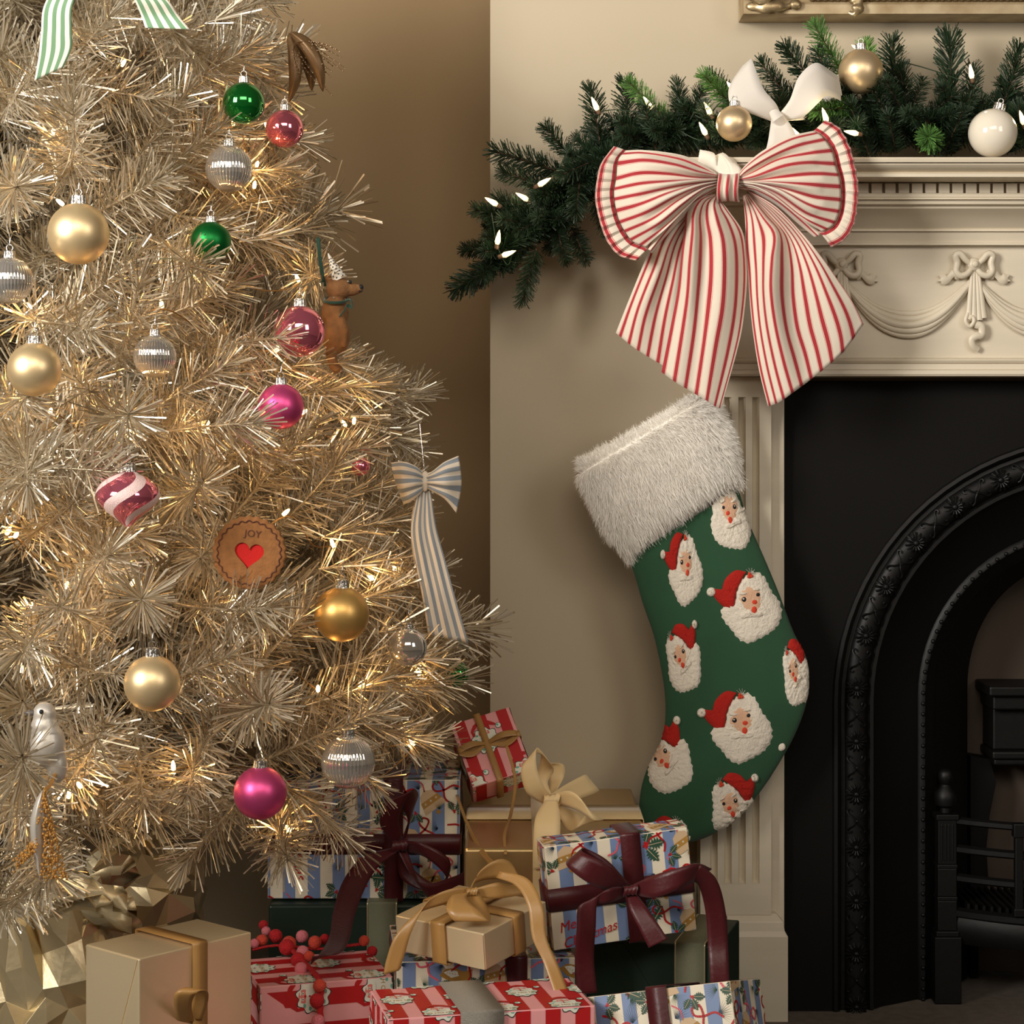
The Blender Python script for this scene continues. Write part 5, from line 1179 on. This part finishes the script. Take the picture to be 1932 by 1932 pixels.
# pompom trim
M['pom_r'] = mat('red_wool', (200,38,44), .95, bump=.9, bump_scale=600); M['pom_o'] = mat('orange_wool', (226,84,64), .95, bump=.9, bump_scale=600); M['pom_p'] = mat('pink_wool', (238,134,144), .95, bump=.9, bump_scale=600)
pt = thing('pompom_garland', 'red, orange and pink pompom braid lying over the striped box with bearded faces', 'trim', P(580,1830,2.44))
pms = [(497,1745,2.62,9,'r'),(502,1757,2.60,9,'p'),(520,1766,2.58,13,'r'),(494,1774,2.57,11,'o'),(480,1780,2.56,9,'p'),(545,1780,2.55,14,'o'),(541,1787,2.535,15,'r'),(570,1767,2.60,12,'p'),(594,1778,2.56,12.5,'o'),(613,1772,2.58,10,'r'),(687,1775,2.57,10,'o'),(702,1795,2.55,10,'r'),
 (571,1796,2.52,12,'p'),(583,1804,2.50,10,'o'),(562,1811,2.50,14,'r'),(568,1828,2.47,12.5,'p'),(603,1860,2.415,12.5,'o'),(598,1888,2.41,14,'r'),(600,1927,2.40,13,'p')]
for i, (x, y, Y, r, k) in enumerate(pms):
    mb = MB(); c0 = P(x, y, Y); b0_ = MB().ball((0,0,0), r*Y/F, 22, 14); n_ = [noise.noise(Vector(v)*900) for v in b0_.v]
    mb.add([c0+Vector(v)*(1+.06*a) for v, a in zip(b0_.v, n_)], b0_.f); mb.build('pompom', M['pom_'+k], pt, angle=180)
for path in ([(478,1792,2.56),(510,1785,2.555),(540,1785,2.55),(562,1803,2.51),(580,1822,2.475),(598,1842,2.435),(606,1862,2.418),(604,1890,2.412),(605,1932,2.405)], [(545,1785,2.56),(600,1790,2.56),(650,1785,2.56),(690,1780,2.575)]):
    pp = [P(*q) for q in path]; o = MB().tube([Vector(q) for q in cr(pp, 50)], lambda t: .0038*(1+.18*math.sin(t*160)), 8, flat=.45).build('braid', M['pom_r'], pt)
# green box under the corner box
b = present((-.2005,2.795,.107), (.243,.15,.214), (1.2,0,0), M['greenpaper'], 'dark green gift box with dark silver ribbon under the blue striped box', bev=.004)
band(b, 'x', .028, .040, M['sage'], edge=M['silthread'])
# blue striped box in the corner
pb = lambda st, sc, text=None: (lambda pr, r, f: pat_blue(pr, r, st, sc, 0, text if f == 'F' else None))
b = present((-.1966,2.82,.2955), (.2547,.16,.1573), (0,0,0), M['cream'], 'blue and cream striped gift box with burgundy ribbon below the tree tips', pattern=pb(.0165, .040, [('Xmas', -.088, -.030, .020, -1.35)]), seed=3)
band(b, 'x', .040, .025, M['burg']); band(b, 'z', -.006, .027, M['burg']); t = b['t']; y5 = 2.715
pxrib('bow_loop', [(752,1590,y5,24,60),(735,1545,y5-.02,40,20),(758,1500,y5-.03,44,25),(778,1520,y5-.01,44,60),(770,1560,y5+.005,36,80),(754,1592,y5,24,60)], t, M['burg'])
pxrib('bow_loop', [(756,1595,y5,22,-60),(800,1605,y5-.03,30,-70),(845,1640,y5-.03,36,-100),(820,1675,y5-.015,30,-160),(770,1650,y5,30,-150),(754,1600,y5,20,-120)], t, M['burg'])
pxrib('ribbon_tail', [(752,1598,y5,24,10),(700,1625,y5-.03,36,-30),(670,1665,y5-.06,44,-15),(650,1720,y5-.12,42,-12),(640,1770,y5-.2,38,-10),(620,1800,2.44,34,0),(588,1812,2.42,16,80)], t, M['burg'])
pxrib('ribbon_tail', [(756,1600,y5,24,-20),(800,1680,y5-.03,36,-60),(860,1670,y5-.06,34,-80),(905,1640,y5-.10,28,-70)], t, M['burg'])
knot(P(754,1596,y5-.008), .011, M['burg'], t)
# tilted pink box against the wall
b = present((-.0286,2.835,.3925), (.0844,.0983,.050), (31.15,51.73,-25.51), M['pink'], 'small tilted pink gift box with bearded faces, leaning highest in the corner', pattern=pc('v', .0150, .036, 0), seed=8)
band(b, 'x', -.004, .009, M['amber']); band(b, 'y', .006, .009, M['amber']); t = b['t']
fN = b['R'] @ Vector((0,0,1)); kc = b['c']+b['R'] @ Vector((-.004,.006,.027)); U_ = b['R'] @ Vector((1,0,0)); V_ = b['R'] @ Vector((0,1,0))
for s in (-1, 1):
    st = [(kc, V_*.002), (kc+U_*.022*s+fN*.012, V_*.0045), (kc+U_*.042*s+fN*.010-V_*.004, V_*.0045), (kc+U_*.024*s+fN*.003-V_*.010, V_*.0045), (kc, V_*.002)]
    o = ribbon(MB(), st, 24).build('bow_loop', M['amber'], t, angle=180); solid(o, .0006)
for s, px_, py_, in ((-1, 940, 1615), (1, 935, 1570)):
    pass
pxrib('ribbon_tail', [(955,1405,2.77,6,0),(972,1470,2.74,6,0),(965,1530,2.70,6,0),(952,1575,2.60,6,0),(954,1612,2.54,6,0)], t, M['amber'])
pxrib('ribbon_tail', [(862,1500,2.74,5,0),(880,1550,2.66,6,10),(905,1600,2.56,9,30),(940,1640,2.45,12,30),(975,1655,2.40,14,10)], t, M['amber'])
# gold box with cream bow
GB = (.0565, 2.76, .2720)
b = present(GB, (.231,.42,.101), (0,0,0), M['foil_gold'], 'flat gold gift box with wide cream ribbon and big cream bow beside the stocking toe', bev=.004)
band(b, 'y', .02, .10, M['creamrib']); band(b, 'x', -.014, .034, M['creamrib']); t = b['t']; y7 = 2.60
pxrib('ribbon_tail', [(1040,1510,y7-.02,22,0),(1034,1540,y7-.045,46,0),(1032,1575,y7-.058,50,0),(1032,1640,y7-.058,52,0)], t, M['creamrib'])
pxrib('bow_loop', [(1038,1512,y7,20,60),(1010,1490,y7-.02,34,20),(998,1450,y7-.02,30,10),(1006,1420,y7-.01,24,50),(1028,1428,y7+.0,26,-50),(1030,1455,y7+.02,30,0),(1018,1480,y7+.02,32,15),(1038,1512,y7+.01,20,60)], t, M['creamrib'], 60)
pxrib('bow_loop', [(1042,1508,y7,20,-60),(1080,1510,y7-.03,36,-75),(1110,1530,y7-.045,40,-60),(1122,1540,y7-.03,36,-20),(1095,1558,y7-.02,36,30),(1070,1540,y7,30,60),(1044,1512,y7,20,-60)], t, M['creamrib'], 60)
pxrib('ribbon_tail', [(1042,1508,y7+.01,20,-70),(1075,1495,y7+.03,34,-70),(1110,1480,y7+.05,40,-60),(1118,1476,y7+.06,40,-50)], t, M['creamrib'])
pxrib('bow_loop_back', [(1040,1508,y7+.03,20,60),(1050,1470,y7+.05,30,20),(1050,1445,y7+.05,26,10),(1025,1440,y7+.04,20,0)], t, M['creamrib'])
knot(P(1040,1510,y7-.012), .0105, M['creamrib'], t)
# blue box under the small gold box
b = present((-.0395,2.501,.1105), (.2093,.18,.221), (6,0,0), M['cream'], 'blue and cream striped gift box under the small gold box', pattern=pb(.0150, .036), seed=11)
band(b, 'x', .036, .024, M['burg'])
# small gold box with amber bow
b = present((-.0464,2.3884,.2660), (.1286,.119,.0421), (-36.92,6.9,1.0), M['foil_pale'], 'small pale gold gift box tied with an amber satin bow, centre of the pile', bev=.0015)
band(b, 'x', .001, .020, M['amber']); band(b, 'y', .004, .020, M['amber']); t = b['t']; y8 = 2.36
flap(b, 'F', [(.0635,.019),(.010,-.017),(.030,-.0205),(.0635,-.0205)], M['foil_pale'])
pxrib('bow_loop', [(890,1682,y8,14,60),(868,1690,y8-.02,26,-10),(872,1715,y8-.045,60,0),(890,1738,y8-.05,64,0),(893,1722,y8-.03,62,0),(890,1684,y8,30,0)], t, M['amber'])
pxrib('bow_loop', [(888,1680,y8,12,80),(900,1655,y8-.0,30,60),(935,1640,y8+.01,40,70),(975,1650,y8+.02,36,110),(985,1675,y8+.02,30,150),(940,1680,y8+.005,30,100),(892,1684,y8,14,80)], t, M['amber'], 50)
pxrib('ribbon_tail', [(886,1682,y8,14,80),(850,1690,y8-.01,30,70),(800,1710,y8-.02,34,50),(762,1760,y8-.03,34,20),(745,1810,y8-.03,34,10),(738,1835,y8-.03,30,15)], t, M['amber'])
pxrib('ribbon_tail', [(940,1650,y8+.0,14,60),(985,1665,y8-.02,26,30),(1010,1710,y8-.04,28,5),(1018,1770,y8-.05,28,-5),(1040,1820,y8-.06,30,-15),(1062,1880,y8-.08,34,-20)], t, M['amber'])
knot(P(890,1683,y8-.006), .0065, M['amber'], t)
# pink flat box at the bottom
b = present((-.0335,2.252,.1105), (.2265,.115,.221), (13.2,0,0), M['pink'], 'long pink gift box with bearded faces and silver glitter ribbon at the bottom edge', pattern=pc('v', .0165, .033, 0), seed=13, bev=.002)
band(b, 'x', -.012, .047, M['silverglit'])
# dark green box at right
b = present((.1900,2.5800,.1082), (.1650,.1424,.2158), (-16,0,0), M['greenpaper'], 'dark green gift box with grey-green silver-edged ribbon before the plinth', bev=.0022)
band(b, 'x', .047, .038, M['sage'], edge=M['silthread']); flap(b, 'F', [(-.080,.104),(-.035,.104),(.045,-.02),(.070,-.105),(-.080,-.105)], M['greenpaper'], .0012)
# blue striped box with burgundy bow, standing on the green one
b = present((.1245,2.466,.2975), (.1734,.050,.1233), (9.73,1.24,-5.75), M['cream'], 'blue and cream striped box reading Merry Christmas with large burgundy satin bow',
  pattern=pb(.0160, .036, [('Merry', -.059, -.0325, .0165, .22), ('Christmas', -.043, -.0485, .0165, .22)]), seed=21)
band(b, 'x', .016, .024, M['burg']); band(b, 'z', -.002, .027, M['burg']); t = b['t']; y1 = 2.405
pxrib('bow_loop', [(1185,1678,y1+.01,16,50),(1150,1660,y1-.015,44,55),(1112,1640,y1-.025,46,60),(1084,1620,y1-.015,40,45),(1090,1612,y1+.005,36,40),(1135,1640,y1+.012,40,55),(1183,1676,y1+.015,16,50)], t, M['burg'], 50)
pxrib('bow_loop', [(1192,1678,y1+.01,16,95),(1235,1672,y1-.02,44,85),(1280,1658,y1-.03,44,80),(1310,1648,y1-.02,40,70),(1330,1650,y1+.0,34,40)], t, M['burg'], 50)
pxrib('ribbon_tail', [(1312,1645,y1-.018,34,60),(1335,1665,y1-.01,36,20),(1350,1720,y1-.0,38,3),(1355,1790,y1+.0,38,2),(1358,1850,y1-.02,36,2),(1360,1900,y1-.05,36,2)], t, M['burg'], 50)
pxrib('ribbon_tail', [(1186,1682,y1+.01,16,70),(1150,1690,y1-.015,30,75),(1112,1700,y1-.02,36,20),(1106,1750,y1-.02,36,2),(1103,1810,y1-.01,36,2),(1108,1875,y1-.01,38,5)], t, M['burg'], 50)
pxrib('ribbon_tail', [(1190,1684,y1+.005,16,0),(1205,1715,y1-.01,32,10),(1225,1750,y1-.02,36,25),(1242,1780,y1-.025,40,25)], t, M['burg'])
knot(P(1189,1680,y1-.002), .0085, M['burg'], t)
# blue striped box at bottom right
Rz_ = euler_m(-25.83,-12.28,-12.44); cc = Vector((.1781,2.2709,.2039))-Rz_ @ Vector((0,0,(.19-.0434)/2))
b = present(cc, (.1717,.10,.19), (-25.83,-12.28,-12.44), M['cream'], 'blue and cream striped gift box tilted at the bottom right corner of the pile', pattern=pb(.0160, .038), seed=31)
band(b, 'x', .002, .024, M['burg'])

# crumpled gold foil bundles
def crumple(name, label, px0, px1, py0, py1, Y, seed, m, depth=.14):
    g = random.Random(seed); a, b_ = P(px0, py1, Y), P(px1, py0, Y); w_, h_ = b_.x-a.x, b_.z-a.z; cen = Vector(((a.x+b_.x)/2, Y+depth/2, a.z+h_/2))
    t = thing(name, label, 'wrapping paper', Vector((cen.x, cen.y, a.z)))
    pts = []; nn, mm = 20, 15; bm_mb = MB(); bm_mb.ball((0,0,0), 1, nn, mm)
    for v in bm_mb.v:
        v = (Vector(v)+Vector((g.uniform(-1,1), g.uniform(-1,1), g.uniform(-1,1)))*.10).normalized(); k = max(abs(v.x)**3.2+abs(v.y)**3.2+abs(v.z)**3.2, 1e-6)**(-1/3.2)
        q = v*k*g.uniform(.80, 1.04); pts.append(cen+Vector((q.x*w_/2, q.y*depth/2, max(-.98, q.z)*h_/2)))
    fs = []
    for f in bm_mb.f:
        if len(f) == 4: fs += [(f[0], f[1], f[2]), (f[0], f[2], f[3])] if g.random() < .5 else [(f[0], f[1], f[3]), (f[1], f[2], f[3])]
        else: fs.append(tuple(f))
    o = MB().add(pts, fs).build('crumpled_foil', m, t, smooth=False); mod(o, 'SUBSURF', levels=2, render_levels=2, subdivision_type='SIMPLE'); bevel(o, .0012, 2)
    # torn paper rims: stiff folded leaves
    for k in range(3 if seed == 3 else 0):
        a0 = g.uniform(.2, 2.9); base = cen+Vector((math.cos(a0)*w_*.42, g.uniform(-.4,.1)*depth, math.sin(a0)*h_*.40)); G = []; dx = Vector((g.uniform(-1,1), g.uniform(-.5,.5), g.uniform(-.2,.6))).normalized(); up = Vector((math.cos(a0)*.6, g.uniform(-.5,.2), 1)).normalized()
        for i in range(5):
            G.append([base+dx*(.022*(j-3)*(1-.1*i))+up*(.012*i)+Vector((0, .011*(((j+i) % 2)*2-1)*g.uniform(.4,1), .006*g.uniform(-1,1))) for j in range(7)])
        q = MB().grid(G).build('folded_edge', m, t, angle=15); solid(q, .0005)
M['crumple'] = mat('crumpled_gold_foil', (218,200,160), .34, metal=.75, bump=.5, bump_scale=26)
crumple('crumpled_gold_wrapping', 'crumpled gold foil wrapping heaped at the far left under the tree', -60, 215, 1665, 2180, 2.36, 3, M['crumple'], .2)
crumple('crumpled_gold_wrapping', 'darker crumpled gold foil in shadow behind the large gold box', 125, 372, 1600, 1930, 2.62, 8, M['crumple'], .16)
